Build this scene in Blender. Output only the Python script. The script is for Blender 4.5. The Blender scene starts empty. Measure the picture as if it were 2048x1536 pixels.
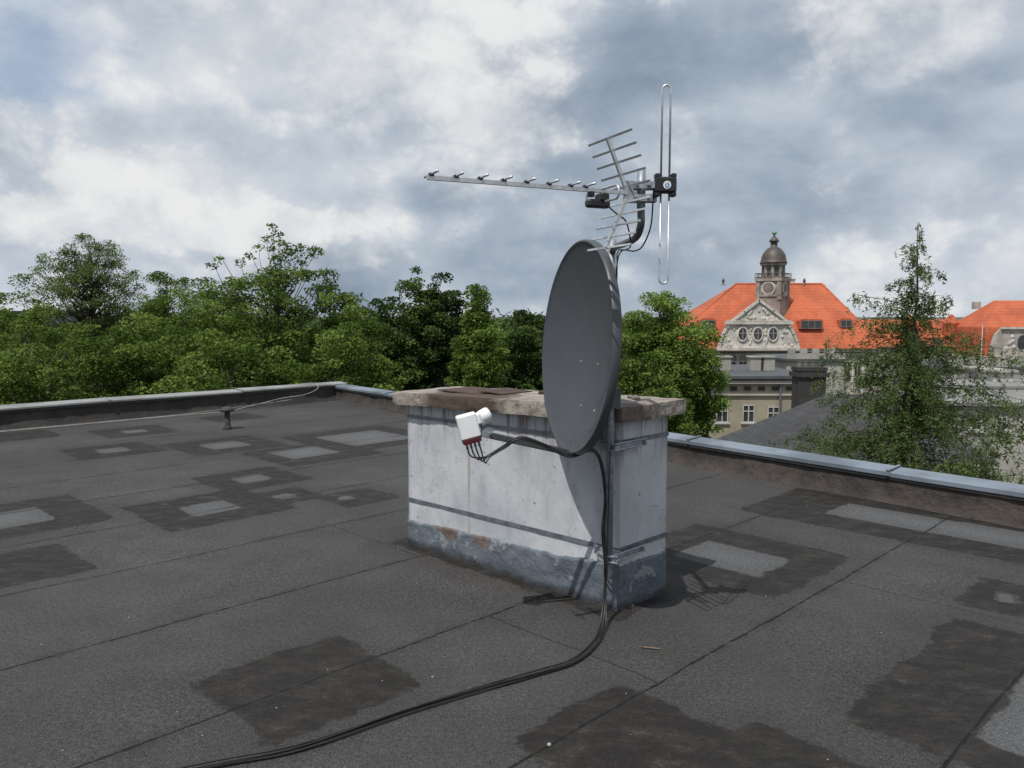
import bpy, math, random
import numpy as np
from mathutils import Vector, Matrix, noise
random.seed(7)
scene=bpy.context.scene
COL=scene.collection
ORG={}
# ------------------------------------------------------------------ helpers
class MB:
    def __init__(s): s.v=[];s.f=[]
    def add(s,vs,fs):
        o=len(s.v); s.v+= [tuple(p) for p in vs]; s.f+=[tuple(i+o for i in f) for f in fs]
    def box(s,c,size,ax=None,bev=0.0):
        c=Vector(c)
        if ax is None: ax=(Vector((1,0,0)),Vector((0,1,0)),Vector((0,0,1)))
        a,b,d=[Vector(t)*k/2 for t,k in zip(ax,size)]
        if bev<=0:
            vs=[c+a*i+b*j+d*k for k in(-1,1) for j in(-1,1) for i in(-1,1)]
            s.add(vs,[(0,2,3,1),(4,5,7,6),(0,1,5,4),(2,6,7,3),(0,4,6,2),(1,3,7,5)])
        else:
            la,lb=a.length,b.length
            fa=1-bev/la; fb=1-bev/lb; fd=1-bev/d.length
            ring=[(1,fb),(fa,1),(-fa,1),(-1,fb),(-1,-fb),(-fa,-1),(fa,-1),(1,-fb)]
            rin=[(fa,fb),(fa,fb),(-fa,fb),(-fa,fb),(-fa,-fb),(-fa,-fb),(fa,-fb),(fa,-fb)]
            vs=[]
            for rr,k in((rin,-1),(ring,-fd),(ring,fd),(rin,1)):
                vs+=[c+a*i+b*j+d*k for i,j in rr]
            fs=[tuple(reversed(range(8))),tuple(range(24,32))]
            for L in range(3):
                for i in range(8):
                    j=(i+1)%8; fs.append((L*8+i,L*8+j,L*8+8+j,L*8+8+i))
            s.add(vs,fs)
    def tube(s,pts,rad,seg=8,cap=True,closed=False):
        P=[Vector(p) for p in pts]; n=len(P)
        if not hasattr(rad,'__len__'): rad=[rad]*n
        t0=(P[1]-P[0]).normalized()
        up=Vector((0,0,1)) if abs(t0.z)<.9 else Vector((1,0,0))
        N=t0.cross(up).normalized(); vs=[];fs=[]
        for i in range(n):
            if closed: t=(P[(i+1)%n]-P[i-1])
            else: t=P[min(i+1,n-1)]-P[max(i-1,0)]
            t.normalize()
            N=(N-t*N.dot(t)); 
            if N.length<1e-6: N=t.orthogonal()
            N.normalize(); B=t.cross(N)
            for k in range(seg):
                a=2*math.pi*k/seg
                vs.append(P[i]+(N*math.cos(a)+B*math.sin(a))*rad[i])
        m=n if closed else n-1
        for i in range(m):
            i2=(i+1)%n
            for k in range(seg):
                k2=(k+1)%seg
                fs.append((i*seg+k,i*seg+k2,i2*seg+k2,i2*seg+k))
        if cap and not closed:
            fs.append(tuple(reversed(range(seg)))); fs.append(tuple((n-1)*seg+k for k in range(seg)))
        s.add(vs,fs)
    def lathe(s,c,prof,seg=16,ax=None,a0=0.0):
        c=Vector(c)
        if ax is None: X,Y,Z=Vector((1,0,0)),Vector((0,1,0)),Vector((0,0,1))
        else: X,Y,Z=[Vector(t) for t in ax]
        vs=[];fs=[]
        for r,h in prof:
            for k in range(seg):
                a=a0+2*math.pi*k/seg
                vs.append(c+X*(r*math.cos(a))+Y*(r*math.sin(a))+Z*h)
        for i in range(len(prof)-1):
            for k in range(seg):
                k2=(k+1)%seg
                fs.append((i*seg+k,i*seg+k2,(i+1)*seg+k2,(i+1)*seg+k))
        fs.append(tuple(reversed(range(seg)))); fs.append(tuple((len(prof)-1)*seg+k for k in range(seg)))
        s.add(vs,fs)
    def prism(s,poly,y0,y1):
        n=len(poly)
        vs=[(x,y0,z) for x,z in poly]+[(x,y1,z) for x,z in poly]
        fs=[tuple(range(n)),tuple(reversed(range(n,2*n)))]
        for i in range(n):
            j=(i+1)%n; fs.append((i,i+n,j+n,j))
        s.add(vs,fs)
    def done(s,name,mat,parent=None,smooth=False,label=None,**kw):
        o=ORG.get(parent.name,Vector((0,0,0))) if parent else Vector((0,0,0))
        me=bpy.data.meshes.new(name)
        me.from_pydata([(p[0]-o.x,p[1]-o.y,p[2]-o.z) for p in s.v],[],s.f)
        me.update()
        if smooth: 
            me.polygons.foreach_set('use_smooth',[True]*len(me.polygons))
        ob=bpy.data.objects.new(name,me); COL.objects.link(ob)
        if isinstance(mat,(list,tuple)):
            for m in mat: me.materials.append(m)
        else: me.materials.append(mat)
        if parent: ob.parent=parent; ORG[ob.name]=o
        else: ORG[ob.name]=Vector((0,0,0))
        if label: ob['label']=label
        for k,v in kw.items(): ob[k]=v
        return ob
def thing(name,label,cat,loc,group=None):
    e=bpy.data.objects.new(name,None); COL.objects.link(e); e.location=loc
    e.empty_display_size=.1
    ORG[e.name]=Vector(loc); e['label']=label; e['category']=cat
    if group: e['group']=group
    return e
def smooth_path(pts,n=8):
    P=[Vector(p) for p in pts]; out=[]
    for i in range(len(P)-1):
        p0=P[max(i-1,0)];p1=P[i];p2=P[i+1];p3=P[min(i+2,len(P)-1)]
        for k in range(n):
            t=k/n
            out.append(.5*((2*p1)+(p2-p0)*t+(2*p0-5*p1+4*p2-p3)*t*t+(3*p1-p0-3*p2+p3)*t**3))
    out.append(P[-1]); return out
# ------------------------------------------------------------------ materials
class NT:
    def __init__(s,mat): s.t=mat.node_tree; s.n=s.t.nodes; s.l=s.t.links
    def new(s,ty,**kw):
        n=s.n.new(ty)
        for k,v in kw.items(): setattr(n,k,v)
        return n
    def link(s,a,b): s.l.new(a,b)
    def setin(s,inp,v):
        if isinstance(v,bpy.types.NodeSocket): s.l.new(v,inp)
        else: inp.default_value=v
    def math(s,op,a,b=0.0,c=None,clamp=False):
        n=s.n.new('ShaderNodeMath'); n.operation=op; n.use_clamp=clamp
        s.setin(n.inputs[0],a); s.setin(n.inputs[1],b)
        if c is not None: s.setin(n.inputs[2],c)
        return n.outputs[0]
    def vmath(s,op,a,b=(0,0,0)):
        n=s.n.new('ShaderNodeVectorMath'); n.operation=op
        s.setin(n.inputs[0],a); s.setin(n.inputs[1],b)
        return n.outputs[1] if op in('LENGTH','DISTANCE','DOT_PRODUCT') else n.outputs[0]
    def noise(s,vec,scale,detail=4,rough=.5,dist=0.0):
        n=s.n.new('ShaderNodeTexNoise'); s.l.new(vec,n.inputs['Vector'])
        n.inputs['Scale'].default_value=scale;n.inputs['Detail'].default_value=detail
        n.inputs['Roughness'].default_value=rough;n.inputs['Distortion'].default_value=dist
        return n.outputs['Fac']
    def ss(s,x,a,b,lo=0.0,hi=1.0,interp='SMOOTHSTEP'):
        n=s.n.new('ShaderNodeMapRange'); n.interpolation_type=interp
        s.setin(n.inputs['Value'],x)
        n.inputs['From Min'].default_value=a;n.inputs['From Max'].default_value=b
        n.inputs['To Min'].default_value=lo;n.inputs['To Max'].default_value=hi
        return n.outputs['Result']
    def mix(s,f,a,b,blend='MIX'):
        n=s.n.new('ShaderNodeMix'); n.data_type='RGBA'; n.blend_type=blend
        s.setin(n.inputs[0],f)
        for i,v in((6,a),(7,b)):
            if isinstance(v,bpy.types.NodeSocket): s.l.new(v,n.inputs[i])
            else: n.inputs[i].default_value=(v[0],v[1],v[2],1)
        return n.outputs[2]
    def mapv(s,vec,scale=(1,1,1),loc=(0,0,0),rot=(0,0,0)):
        n=s.n.new('ShaderNodeMapping'); s.l.new(vec,n.inputs[0])
        n.inputs['Scale'].default_value=scale;n.inputs['Location'].default_value=loc;n.inputs['Rotation'].default_value=rot
        return n.outputs[0]
    def bump(s,h,strength=.3,dist=.01,normal=None):
        n=s.n.new('ShaderNodeBump'); s.l.new(h,n.inputs['Height'])
        n.inputs['Strength'].default_value=strength;n.inputs['Distance'].default_value=dist
        if normal: s.l.new(normal,n.inputs['Normal'])
        return n.outputs[0]
def newmat(name):
    m=bpy.data.materials.new(name); m.use_nodes=True
    nt=NT(m); b=nt.n['Principled BSDF']
    geo=nt.new('ShaderNodeNewGeometry')
    return m,nt,b,geo.outputs['Position']
def simple(name,c1,c2=None,rough=.7,metal=0.0,scale=3.0,bump=0.0,bscale=None,bd=.01,rv=0.1,spec=.5):
    m,nt,b,P=newmat(name)
    c2=c2 or tuple(x*.75 for x in c1)
    n=nt.noise(P,scale,3,.6)
    f=nt.ss(n,.35,.65)
    nt.link(nt.mix(f,c1,c2),b.inputs['Base Color'])
    b.inputs['Roughness'].default_value=rough
    b.inputs['Metallic'].default_value=metal
    b.inputs['Specular IOR Level'].default_value=spec
    if bump>0: nt.link(nt.bump(nt.noise(P,bscale or scale*6,3,.65),bump,bd),b.inputs['Normal'])
    return m
M={}
M['galv']=simple('galvanised_steel',(.36,.39,.42),(.24,.27,.30),.55,.5,30,.1,90,.001)
M['galvband']=simple('weathered_steel_band',(.20,.225,.245),(.12,.14,.155),.5,.4,20,.2,60,.001)
M['alu']=simple('aluminium',(.60,.61,.62),(.48,.49,.50),.4,.7,40)
M['dkmetal']=simple('dark_painted_metal',(.10,.105,.11),(.07,.075,.08),.45,.3,10)
M['blackpl']=simple('black_plastic',(.012,.012,.013),(.018,.018,.02),.4,0,20)
M['cable']=simple('black_cable',(.012,.012,.012),(.02,.02,.02),.38,0,30)
M['dish']=simple('dish_anthracite',(.066,.072,.082),(.060,.066,.075),.42,.1,6)
M['whitepl']=simple('white_plastic',(.82,.82,.82),(.76,.76,.77),.35,0,8)
M['redpl']=simple('dark_red_plastic',(.105,.010,.020),(.075,.008,.014),.4,0,8)
M['coping']=simple('zinc_coping',(.195,.230,.275),(.115,.138,.168),.65,.1,1.6,.25,8,.006)
M['copingold']=simple('old_zinc_coping',(.27,.27,.27),(.15,.15,.155),.65,.1,1.5,.2,8,.004)
M['blackstrip']=simple('bitumen_strip',(.018,.018,.019),(.03,.028,.026),.7,0,5,.4,30,.005)
M['whitecable']=simple('white_cable',(.34,.34,.32),(.22,.22,.21),.6,0,10)
M['vent']=simple('old_vent_metal',(.03,.028,.026),(.055,.045,.038),.8,0,20,.3,60,.004)
M['stone']=simple('palace_stone',(.44,.41,.36),(.29,.265,.235),.9,0,.9)
M['stonedk']=simple('dark_stone',(.20,.18,.16),(.12,.11,.10),.9,0,.8)
M['towerst']=simple('tower_stone',(.34,.31,.27),(.20,.18,.16),.9,0,.9)
M['stonelt']=simple('light_stone_trim',(.56,.53,.475),(.40,.375,.335),.9,0,1.2,.4,4,.05)
M['domem']=simple('dome_copper_brown',(.10,.082,.068),(.065,.055,.048),.55,.2,1.5)
M['verdigris']=simple('verdigris',(.18,.36,.24),(.14,.28,.2),.6,.1,3)
M['glass']=simple('window_glass_dark',(.03,.035,.04),(.05,.055,.06),.12,0,.5)
M['frame']=simple('window_frame_pale',(.5,.49,.46),(.4,.39,.37),.6,0,2)
M['beige']=simple('beige_render',(.34,.30,.22),(.27,.235,.175),.9,0,.6)
M['flatgrey']=simple('flat_roof_felt',(.085,.095,.10),(.060,.068,.074),.8,0,.5)
M['paleroof']=simple('pale_gravel_roof',(.24,.235,.225),(.17,.168,.16),.9,0,.5)
M['palewall']=simple('pale_wall',(.38,.36,.32),(.28,.265,.24),.85,0,.5)
M['greybld']=simple('grey_block',(.25,.27,.29),(.2,.21,.23),.8,0,.5)
M['rust']=simple('rusty_sheet',(.09,.05,.035),(.05,.035,.03),.75,.2,9,.4,40,.004)
M['yellow']=simple('ochre_mark',(.22,.13,.055),(.12,.08,.045),.9,0,25)
M['bldwall']=simple('house_render',(.30,.28,.25),(.24,.22,.2),.9,0,.5)
M['bark']=simple('bark',(.075,.062,.048),(.045,.038,.03),.95,0,6)
M['blue']=simple('badge_blue',(.10,.25,.50),(.10,.25,.50),.4)
M['crumb']=simple('pale_crumbs',(.40,.39,.37),(.16,.155,.15),.9,0,30)
def tiles(name,c1,c2,c3,rows=2.6,cols=1.6):
    m,nt,b,P=newmat(name)
    n=nt.noise(P,.35,3,.6); n2=nt.noise(P,2.2,3,.7)
    c=nt.mix(nt.ss(n,.35,.65),c1,c2)
    c=nt.mix(nt.ss(n2,.5,.72,0,.6),c,c3)
    sp=nt.new('ShaderNodeSeparateXYZ'); nt.link(P,sp.inputs[0])
    fz=nt.math('FRACT',nt.math('MULTIPLY',sp.outputs[2],rows))
    fx=nt.math('FRACT',nt.math('MULTIPLY',nt.math('ADD',sp.outputs[0],sp.outputs[1]),cols))
    lz=nt.ss(fz,0,.25,.72,1.0); lx=nt.ss(nt.math('ABSOLUTE',nt.math('SUBTRACT',fx,.5)),.36,.5,1,.84)
    k=nt.math('MULTIPLY',lz,lx)
    c=nt.mix(1.0,c,nt.mix(k,(0,0,0),(1,1,1)),'MULTIPLY')
    nt.link(c,b.inputs['Base Color']); b.inputs['Roughness'].default_value=.8
    return m
M['orange']=tiles('orange_roof_tiles',(.50,.120,.048),(.38,.088,.036),(.25,.066,.036))
M['slate']=tiles('dark_grey_tiles',(.055,.055,.058),(.04,.04,.043),(.08,.078,.075),4,3)
M['dbrick']=tiles('sooty_brick',(.035,.032,.032),(.05,.042,.04),(.08,.07,.065),9,4)
def leafmat(name,dark,light,trans=.36):
    m=bpy.data.materials.new(name); m.use_nodes=True; nt=NT(m)
    b=nt.n['Principled BSDF']; nt.n.remove(b)
    at=nt.new('ShaderNodeAttribute'); at.attribute_name='tone'
    c=nt.mix(at.outputs['Fac'],dark,light)
    df=nt.new('ShaderNodeBsdfDiffuse'); nt.link(c,df.inputs[0])
    tr=nt.new('ShaderNodeBsdfTranslucent'); nt.link(c,tr.inputs['Color'])
    ms=nt.new('ShaderNodeMixShader'); ms.inputs[0].default_value=trans
    nt.link(df.outputs[0],ms.inputs[1]); nt.link(tr.outputs[0],ms.inputs[2])
    nt.link(ms.outputs[0],nt.n['Material Output'].inputs['Surface'])
    return m
M['leafmid']=leafmat('foliage_mid',(.062,.105,.022),(.180,.255,.062))
M['leaflight']=leafmat('foliage_light',(.082,.135,.028),(.21,.305,.072))
M['leafdark']=leafmat('foliage_dark',(.030,.056,.017),(.098,.155,.044),.28)
M['leafolive']=leafmat('foliage_olive',(.072,.108,.036),(.18,.24,.082))
M['leaflarch']=leafmat('needles_larch',(.062,.100,.032),(.175,.235,.084),.36)
# ------------------------------------------------------------------ roof
QC=math.sqrt(.5)
TAR=[
 (1.28,1.95,2.45,3.14,None),(1.85,2.50,1.25,1.90,None),(1.95,2.62,.80,1.35,None),(2.86,4.25,-.6,1.15,(3.05,3.85,-.2,.74)),
 (4.48,5.05,.85,1.22,(4.68,4.84,.98,1.08)),(3.85,4.9,1.88,3.02,(4.12,4.57,2.12,2.72)),(5.46,6.55,-.5,3.02,(5.83,6.3,.2,2.5)),(1.1,1.6,1.35,1.65,None)]
def fr(q,s,W,H,iW=0,iH=0,iq=None,is_=None):
    h=(W+H)/2*.38
    inn=None
    if iW: 
        k=(iW+iH)/2*.36; iq=iq or q; is_=is_ or s
        inn=(iq-k,iq+k,is_-k,is_+k)
    TAR.append((q-h,q+h,s-h,s+h,inn))
fr(2.61,5.95,1.5,1.1,.55,.5);fr(3.37,6.76,1.08,1.1,.42,.45);fr(3.23,5.90,.7,.66,.25,.28);fr(3.64,5.44,.68,.74,.2,.2,3.56,5.5)
fr(4.47,7.56,1.3,1.7,.7,.95,4.44,7.66);fr(4.05,8.75,1.24,1.6,.55,.75);fr(3.0,9.28,1.08,1.24,.4,.5);fr(5.52,8.07,1.75,2.3,1.1,1.4)
fr(3.7,10.6,1.0,1.3,.39,.4);fr(1.39,6.67,1.6,1.5,.75,.78);fr(1.12,5.35,.97,1.02);fr(5.25,11.04,1.0,1.0);fr(2.54,11.2,1.1,1.0)
A=Vector((-3.11,13.90)); DL=Vector((-.700,-.714)); DR=Vector((.625,-.781))
def roof():
    N=300; L=21.5
    u=np.linspace(0,L,N+1)
    U,V=np.meshgrid(u,u,indexing='ij')
    X=A.x+DL.x*U+DR.x*V; Y=A.y+DL.y*U+DR.y*V
    q=(X+Y)*QC; s=(Y-X)*QC
    tar=np.full(X.shape,5.0); inn=np.full(X.shape,5.0)
    def rect(a,b,c,d):
        dx=np.maximum(a-q,q-b); dy=np.maximum(c-s,s-d)
        return np.maximum(dx,dy)
    for a,b,c,d,i in TAR:
        o=rect(a,b,c,d)
        if i:
            r=rect(*i); inn=np.minimum(inn,r); o=np.maximum(o,-r)
        tar=np.minimum(tar,o)
    cq=rect(3.137-.13,3.557+.13,2.378-.13,4.10+.13); tar=np.minimum(tar,cq+.03)
    Z=np.zeros_like(X)
    for i in range(0,N+1):
        for j in range(0,N+1):
            if Y[i,j]<14 and Y[i,j]>1: Z[i,j]=.006*noise.noise((X[i,j]*1.1,Y[i,j]*1.1,0))
    co=np.stack([X,Y,Z],-1).reshape(-1,3)
    idx=np.arange((N+1)*(N+1)).reshape(N+1,N+1)
    F=np.stack([idx[:-1,:-1],idx[1:,:-1],idx[1:,1:],idx[:-1,1:]],-1).reshape(-1,4)
    me=bpy.data.meshes.new('flat_roof'); me.vertices.add(len(co)); me.vertices.foreach_set('co',co.ravel())
    me.loops.add(F.size); me.loops.foreach_set('vertex_index',F.ravel().astype(np.int32))
    me.polygons.add(len(F)); me.polygons.foreach_set('loop_start',np.arange(0,F.size,4,dtype=np.int32)); 
    me.polygons.foreach_set('use_smooth',np.ones(len(F),dtype=bool))
    me.update(calc_edges=True)
    for nm,arr in(('tar',tar),('inn',inn)):
        at=me.attributes.new(nm,'FLOAT','POINT'); at.data.foreach_set('value',arr.ravel().astype(np.float32))
    ob=bpy.data.objects.new('flat_roof',me); COL.objects.link(ob); ob['kind']='structure'
    m,nt,b,P=newmat('roofing_felt')
    sp=nt.new('ShaderNodeSeparateXYZ'); nt.link(P,sp.inputs[0]); x,y=sp.outputs[0],sp.outputs[1]
    q_=nt.math('MULTIPLY',nt.math('ADD',x,y),QC); s_=nt.math('MULTIPLY',nt.math('SUBTRACT',y,x),QC)
    wob=nt.noise(P,3.6,3,.6); wob2=nt.noise(P,19,3,.65)
    w=nt.math('ADD',nt.math('MULTIPLY',nt.math('SUBTRACT',wob,.5),.09),nt.math('MULTIPLY',nt.math('SUBTRACT',wob2,.5),.07))
    at=nt.new('ShaderNodeAttribute'); at.attribute_name='tar'; ai=nt.new('ShaderNodeAttribute'); ai.attribute_name='inn'
    # hand-laid stains close by are more ragged than the distant frames
    near=nt.ss(y,3.6,5.2,1.0,0.0)
    wj=nt.math('ADD',w,nt.math('MULTIPLY',near,nt.math('MULTIPLY',nt.math('SUBTRACT',wob,.5),.08)))
    tarf=nt.ss(nt.math('ADD',at.outputs['Fac'],wj),-.014,.012,1,0)
    soft=nt.ss(nt.math('ADD',at.outputs['Fac'],nt.math('MULTIPLY',w,1.5)),0,.25,1,0)
    innf=nt.ss(nt.math('ADD',ai.outputs['Fac'],nt.math('MULTIPLY',w,.35)),-.010,.006,1,0)
    fine=nt.noise(P,170,2,.65); fine2=nt.noise(P,48,3,.75); big=nt.noise(P,.55,3,.6); mid=nt.noise(P,3.3,4,.7)
    base=nt.mix(nt.ss(big,.3,.7),(.048,.0462,.0455),(.067,.065,.0635))
    base=nt.mix(nt.ss(mid,.35,.75,0,.5),base,(.040,.0375,.036))
    base=nt.mix(innf,base,(.094,.096,.099))
    base=nt.mix(nt.math('MULTIPLY',soft,.30),base,(.032,.030,.028))
    g=nt.math('MULTIPLY',nt.ss(fine,.3,.7,.38,1.72,'LINEAR'),nt.ss(fine2,.32,.7,.72,1.3,'LINEAR'))
    cg=nt.new('ShaderNodeCombineColor'); [nt.link(g,cg.inputs[i]) for i in range(3)]
    base=nt.mix(1.0,base,cg.outputs[0],'MULTIPLY')
    spk=nt.ss(fine2,.70,.78); base=nt.mix(nt.math('MULTIPLY',spk,.4),base,(.20,.195,.19))
    streak=nt.noise(nt.mapv(P,(1,1.8,1),rot=(0,0,.5)),5.0,5,.8,.15)
    tcol=nt.mix(nt.ss(streak,.42,.64),(.0170,.0152,.0138),(.033,.0295,.0265))
    tcol=nt.mix(nt.ss(streak,.58,.72,0,.75),tcol,(.070,.063,.056))
    tcol=nt.mix(1.0,tcol,nt.mix(.55,(1,1,1),cg.outputs[0]),'MULTIPLY')
    tf=nt.math('MULTIPLY',tarf,nt.ss(mid,.25,.42,.88,.97))
    col=nt.mix(tf,base,tcol)
    sw=nt.math('ADD',s_,nt.math('MULTIPLY',nt.math('SUBTRACT',nt.noise(P,1.4,3,.6),.5),.045))
    fs=nt.math('MULTIPLY',nt.math('ABSOLUTE',nt.math('SUBTRACT',nt.math('FRACT',nt.math('DIVIDE',nt.math('ADD',sw,20.4-1.775+.51),1.02)),.5)),1.02)
    wid=nt.ss(wob2,.35,.65,-.001,.007,'LINEAR')
    seam=nt.ss(nt.math('SUBTRACT',fs,wid),0,.005,1,0)
    halo=nt.ss(fs,.0,.06,.35,0)
    seg=nt.math('FLOOR',nt.math('DIVIDE',nt.math('ADD',sw,20.4-1.775),1.02))
    rnd=nt.math('FRACT',nt.math('MULTIPLY',nt.math('SINE',nt.math('MULTIPLY',seg,12.9898)),43758.5))
    qq=nt.math('ADD',q_,nt.math('MULTIPLY',nt.math('SUBTRACT',wob,.5),.06))
    ends=None
    for lo,hi,q0 in((1.78,2.8,2.63),(3.82,4.84,3.0),(2.8,3.82,6.4),(5.86,6.88,5.2),(.74,1.76,4.4)):
        d=nt.ss(nt.math('ABSOLUTE',nt.math('SUBTRACT',qq,q0)),.001,.007,1,0)
        inr=nt.math('MULTIPLY',nt.math('GREATER_THAN',s_,lo),nt.math('LESS_THAN',s_,hi))
        e=nt.math('MULTIPLY',d,inr); ends=e if ends is None else nt.math('MAXIMUM',ends,e)
    sm=nt.math('MAXIMUM',seam,nt.math('MULTIPLY',ends,.8))
    col=nt.mix(nt.math('MULTIPLY',halo,nt.ss(mid,.4,.6)),col,(.022,.021,.020))
    col=nt.mix(nt.math('MULTIPLY',sm,.9),col,(.007,.0065,.006))
    var=nt.math('ADD',.93,nt.math('MULTIPLY',rnd,.14)); cv=nt.new('ShaderNodeCombineColor'); [nt.link(var,cv.inputs[i]) for i in range(3)]
    col=nt.mix(1.0,col,cv.outputs[0],'MULTIPLY')
    nt.link(col,b.inputs['Base Color'])
    nt.link(nt.math('SUBTRACT',.92,nt.math('MULTIPLY',tarf,.17)),b.inputs['Roughness'])
    b.inputs['Specular IOR Level'].default_value=.22
    nt.link(nt.bump(nt.noise(P,120,2,.7),.7,.007),b.inputs['Normal'])
    me.materials.append(m)
roof()
house=thing('apartment_building','rendered apartment block with flat felt roof and low parapets','building',(0,6,-13))
wb=MB()
L=21.5
def rp(u,v,z=0,off=0): 
    p=A+DL*u+DR*v; return (p.x,p.y,z)
cs=[rp(-.17,-.17,0),rp(L,-.17,0),rp(L,L,0),rp(-.17,L,0)]
wb.add([(c[0],c[1],-13) for c in cs]+[(c[0],c[1],-.02) for c in cs],[(0,1,5,4),(1,2,6,5),(2,3,7,6),(3,0,4,7),(4,5,6,7)])
wb.done('wall',M['bldwall'],house)
def upstand_mat():
    m,nt,b,P=newmat('upstand_bitumen')
    n=nt.noise(P,2.2,4,.7); n2=nt.noise(P,12,4,.7)
    c=nt.mix(nt.ss(n,.35,.65),(.028,.023,.020),(.058,.047,.040))
    c=nt.mix(nt.ss(n2,.5,.7,0,.7),c,(.014,.013,.012))
    nt.link(c,b.inputs['Base Color']); b.inputs['Roughness'].default_value=.85
    nt.link(nt.bump(n2,.8,.03),b.inputs['Normal']); return m
M['upst']=upstand_mat()
M['upstL']=simple('dark_upstand',(.022,.021,.021),(.045,.038,.033),.85,0,3,.7,15,.02)
def parapet(dirv,other,label,copmat,upm,h,Lp,overh,bandh,outw):
    d=Vector((dirv.x,dirv.y,0)).normalized()
    inn=Vector((other.x,other.y,0)); inn=(inn-d*inn.dot(d)).normalized()
    a=Vector((A.x,A.y,0)); up=Vector((0,0,1))
    w=MB(); n=200; prof=[(.05,0.001),(.012,.05),(0,.12),(-.005,h-.07)]
    vs=[];fs=[]
    for i in range(n+1):
        t=i/n*Lp
        for k,(o,z) in enumerate(prof):
            nz=noise.noise((t*2.3+k*.3,k*.7,h*9)); nz2=noise.noise((t*9,k*2.1,1))
            vs.append(a+d*t+inn*(o+.022*nz+.010*nz2)+up*(z+(.02*nz if k in(1,2) else 0)))
    K=len(prof)
    for i in range(n):
        for k in range(K-1): fs.append((i*K+k,(i+1)*K+k,(i+1)*K+k+1,i*K+k+1))
    w.add(vs,fs)
    p=w.done('parapet',upm,house,True,label)
    c=MB(); c.box(a+d*(Lp/2-.2)-inn*(outw/2)+up*(h/2-.03),(Lp+.4,outw-.04,h-.05),(d,inn,up)); c.done('core',M['bldwall'],p)
    s=MB(); s.box(a+d*(Lp/2)+inn*.012+up*(h-bandh-.012),(Lp,.02,.035),(d,inn,up)); s.done('dark_strip',M['blackstrip'],p)
    m=MB()
    pos=-outw-.02; ln=2.0
    while pos<Lp:
        e=min(pos+ln,Lp); dz=random.uniform(-.004,.004); tl=random.uniform(-.006,.006)
        o0=overh; vs=[]
        for t in(pos,e-.004):
            for o,z in((o0,h-bandh),(o0,h-.008),(o0-.012,h),(-outw,h+.018),(-outw-.01,h-.05)):
                vs.append(a+d*t+inn*o+up*(z+dz+(tl if t==pos else -tl)))
        m.add(vs,[(k,k+1,k+6,k+5) for k in range(4)])
        m.box(a+d*(e-.01)+inn*(-outw/2+.02)+up*(h+.014),(.022,outw+.05,.009),(d,(inn-up*.085).normalized(),(up+inn*.085).normalized()))
        m.box(a+d*(e-.01)+inn*(o0+.004)+up*(h-bandh/2),(.03,.01,bandh),(d,inn,up))
        pos=e
    m.done('coping',copmat,p)
parapet(DR,DL,'brown bitumen parapet with blue-grey zinc coping',M['coping'],M['upst'],.262,21.5,.03,.040,.15)
parapet(DL,DR,'dark bitumen parapet with old metal coping',M['copingold'],M['upstL'],.29,21.5,.03,.030,.20)
# ------------------------------------------------------------------ chimney
E1=Vector((-QC,QC,0)); E2=Vector((QC,QC,0)); UP=Vector((0,0,1)); N0=Vector((.536,3.90,0))
NF=Vector((-QC,-QC,0)); NS=Vector((QC,-QC,0))
CL,CW=1.72,.42
chim=thing('chimney','white painted brick chimney with rough concrete cap and steel straps','chimney',tuple(N0+E1*CL/2+E2*CW/2))
def zt(t): return .985-.05*t/CL
def chim_wallmat():
    m,nt,b,P=newmat('worn_white_paint')
    sp=nt.new('ShaderNodeSeparateXYZ'); nt.link(P,sp.inputs[0])
    n1=nt.noise(P,2.2,4,.65); n2=nt.noise(P,11,4,.7); st=nt.noise(nt.mapv(P,(6,6,1.8)),1.2,4,.7)
    c=nt.mix(nt.ss(n1,.3,.7),(.52,.533,.552),(.40,.413,.437))
    c=nt.mix(nt.ss(st,.48,.72,0,.6),c,(.30,.31,.33))
    c=nt.mix(nt.ss(n2,.58,.70,0,.5),c,(.27,.27,.28))
    top=nt.ss(sp.outputs[2],.66,.93); dr=nt.noise(nt.mapv(P,(14,14,.6)),1.3,4,.7)
    c=nt.mix(nt.math('MULTIPLY',top,nt.ss(dr,.48,.62,0,.9)),c,(.16,.125,.105))
    dd=nt.vmath('DISTANCE',nt.mapv(P,(1,1,0)),(-.26,4.695,0))
    dd2=nt.math('ADD',dd,nt.math('MULTIPLY',nt.math('SUBTRACT',n1,.5),.05))
    c=nt.mix(nt.math('MULTIPLY',nt.ss(dd2,.004,.018,1,0),.65),c,(.27,.20,.13))
    vo=nt.new('ShaderNodeTexVoronoi'); vo.feature='DISTANCE_TO_EDGE'; vo.inputs['Scale'].default_value=4.5
    nn=nt.new('ShaderNodeTexNoise'); nt.link(P,nn.inputs['Vector']); nn.inputs['Scale'].default_value=5; nn.inputs['Detail'].default_value=3
    off=nt.vmath('SCALE',nn.outputs['Color']); off.node.inputs[3].default_value=.35
    nt.link(nt.vmath('ADD',nt.mapv(P,(1,1,.6)),off),vo.inputs['Vector'])
    cr=nt.math('MULTIPLY',nt.ss(vo.outputs['Distance'],.003,.014,1,0),nt.ss(nt.noise(P,1.7,2,.5),.46,.54))
    c=nt.mix(nt.math('MULTIPLY',cr,.55),c,(.26,.26,.27))
    pk=nt.ss(nt.noise(P,28,2,.5),.70,.74); c=nt.mix(nt.math('MULTIPLY',pk,.65),c,(.12,.11,.10))
    nt.link(c,b.inputs['Base Color']); b.inputs['Roughness'].default_value=.75
    h=nt.math('ADD',nt.math('MULTIPLY',n2,.8),nt.math('MULTIPLY',n1,2.0))
    nt.link(nt.bump(h,.5,.007),b.inputs['Normal']); return m
M['cw']=chim_wallmat()
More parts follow.
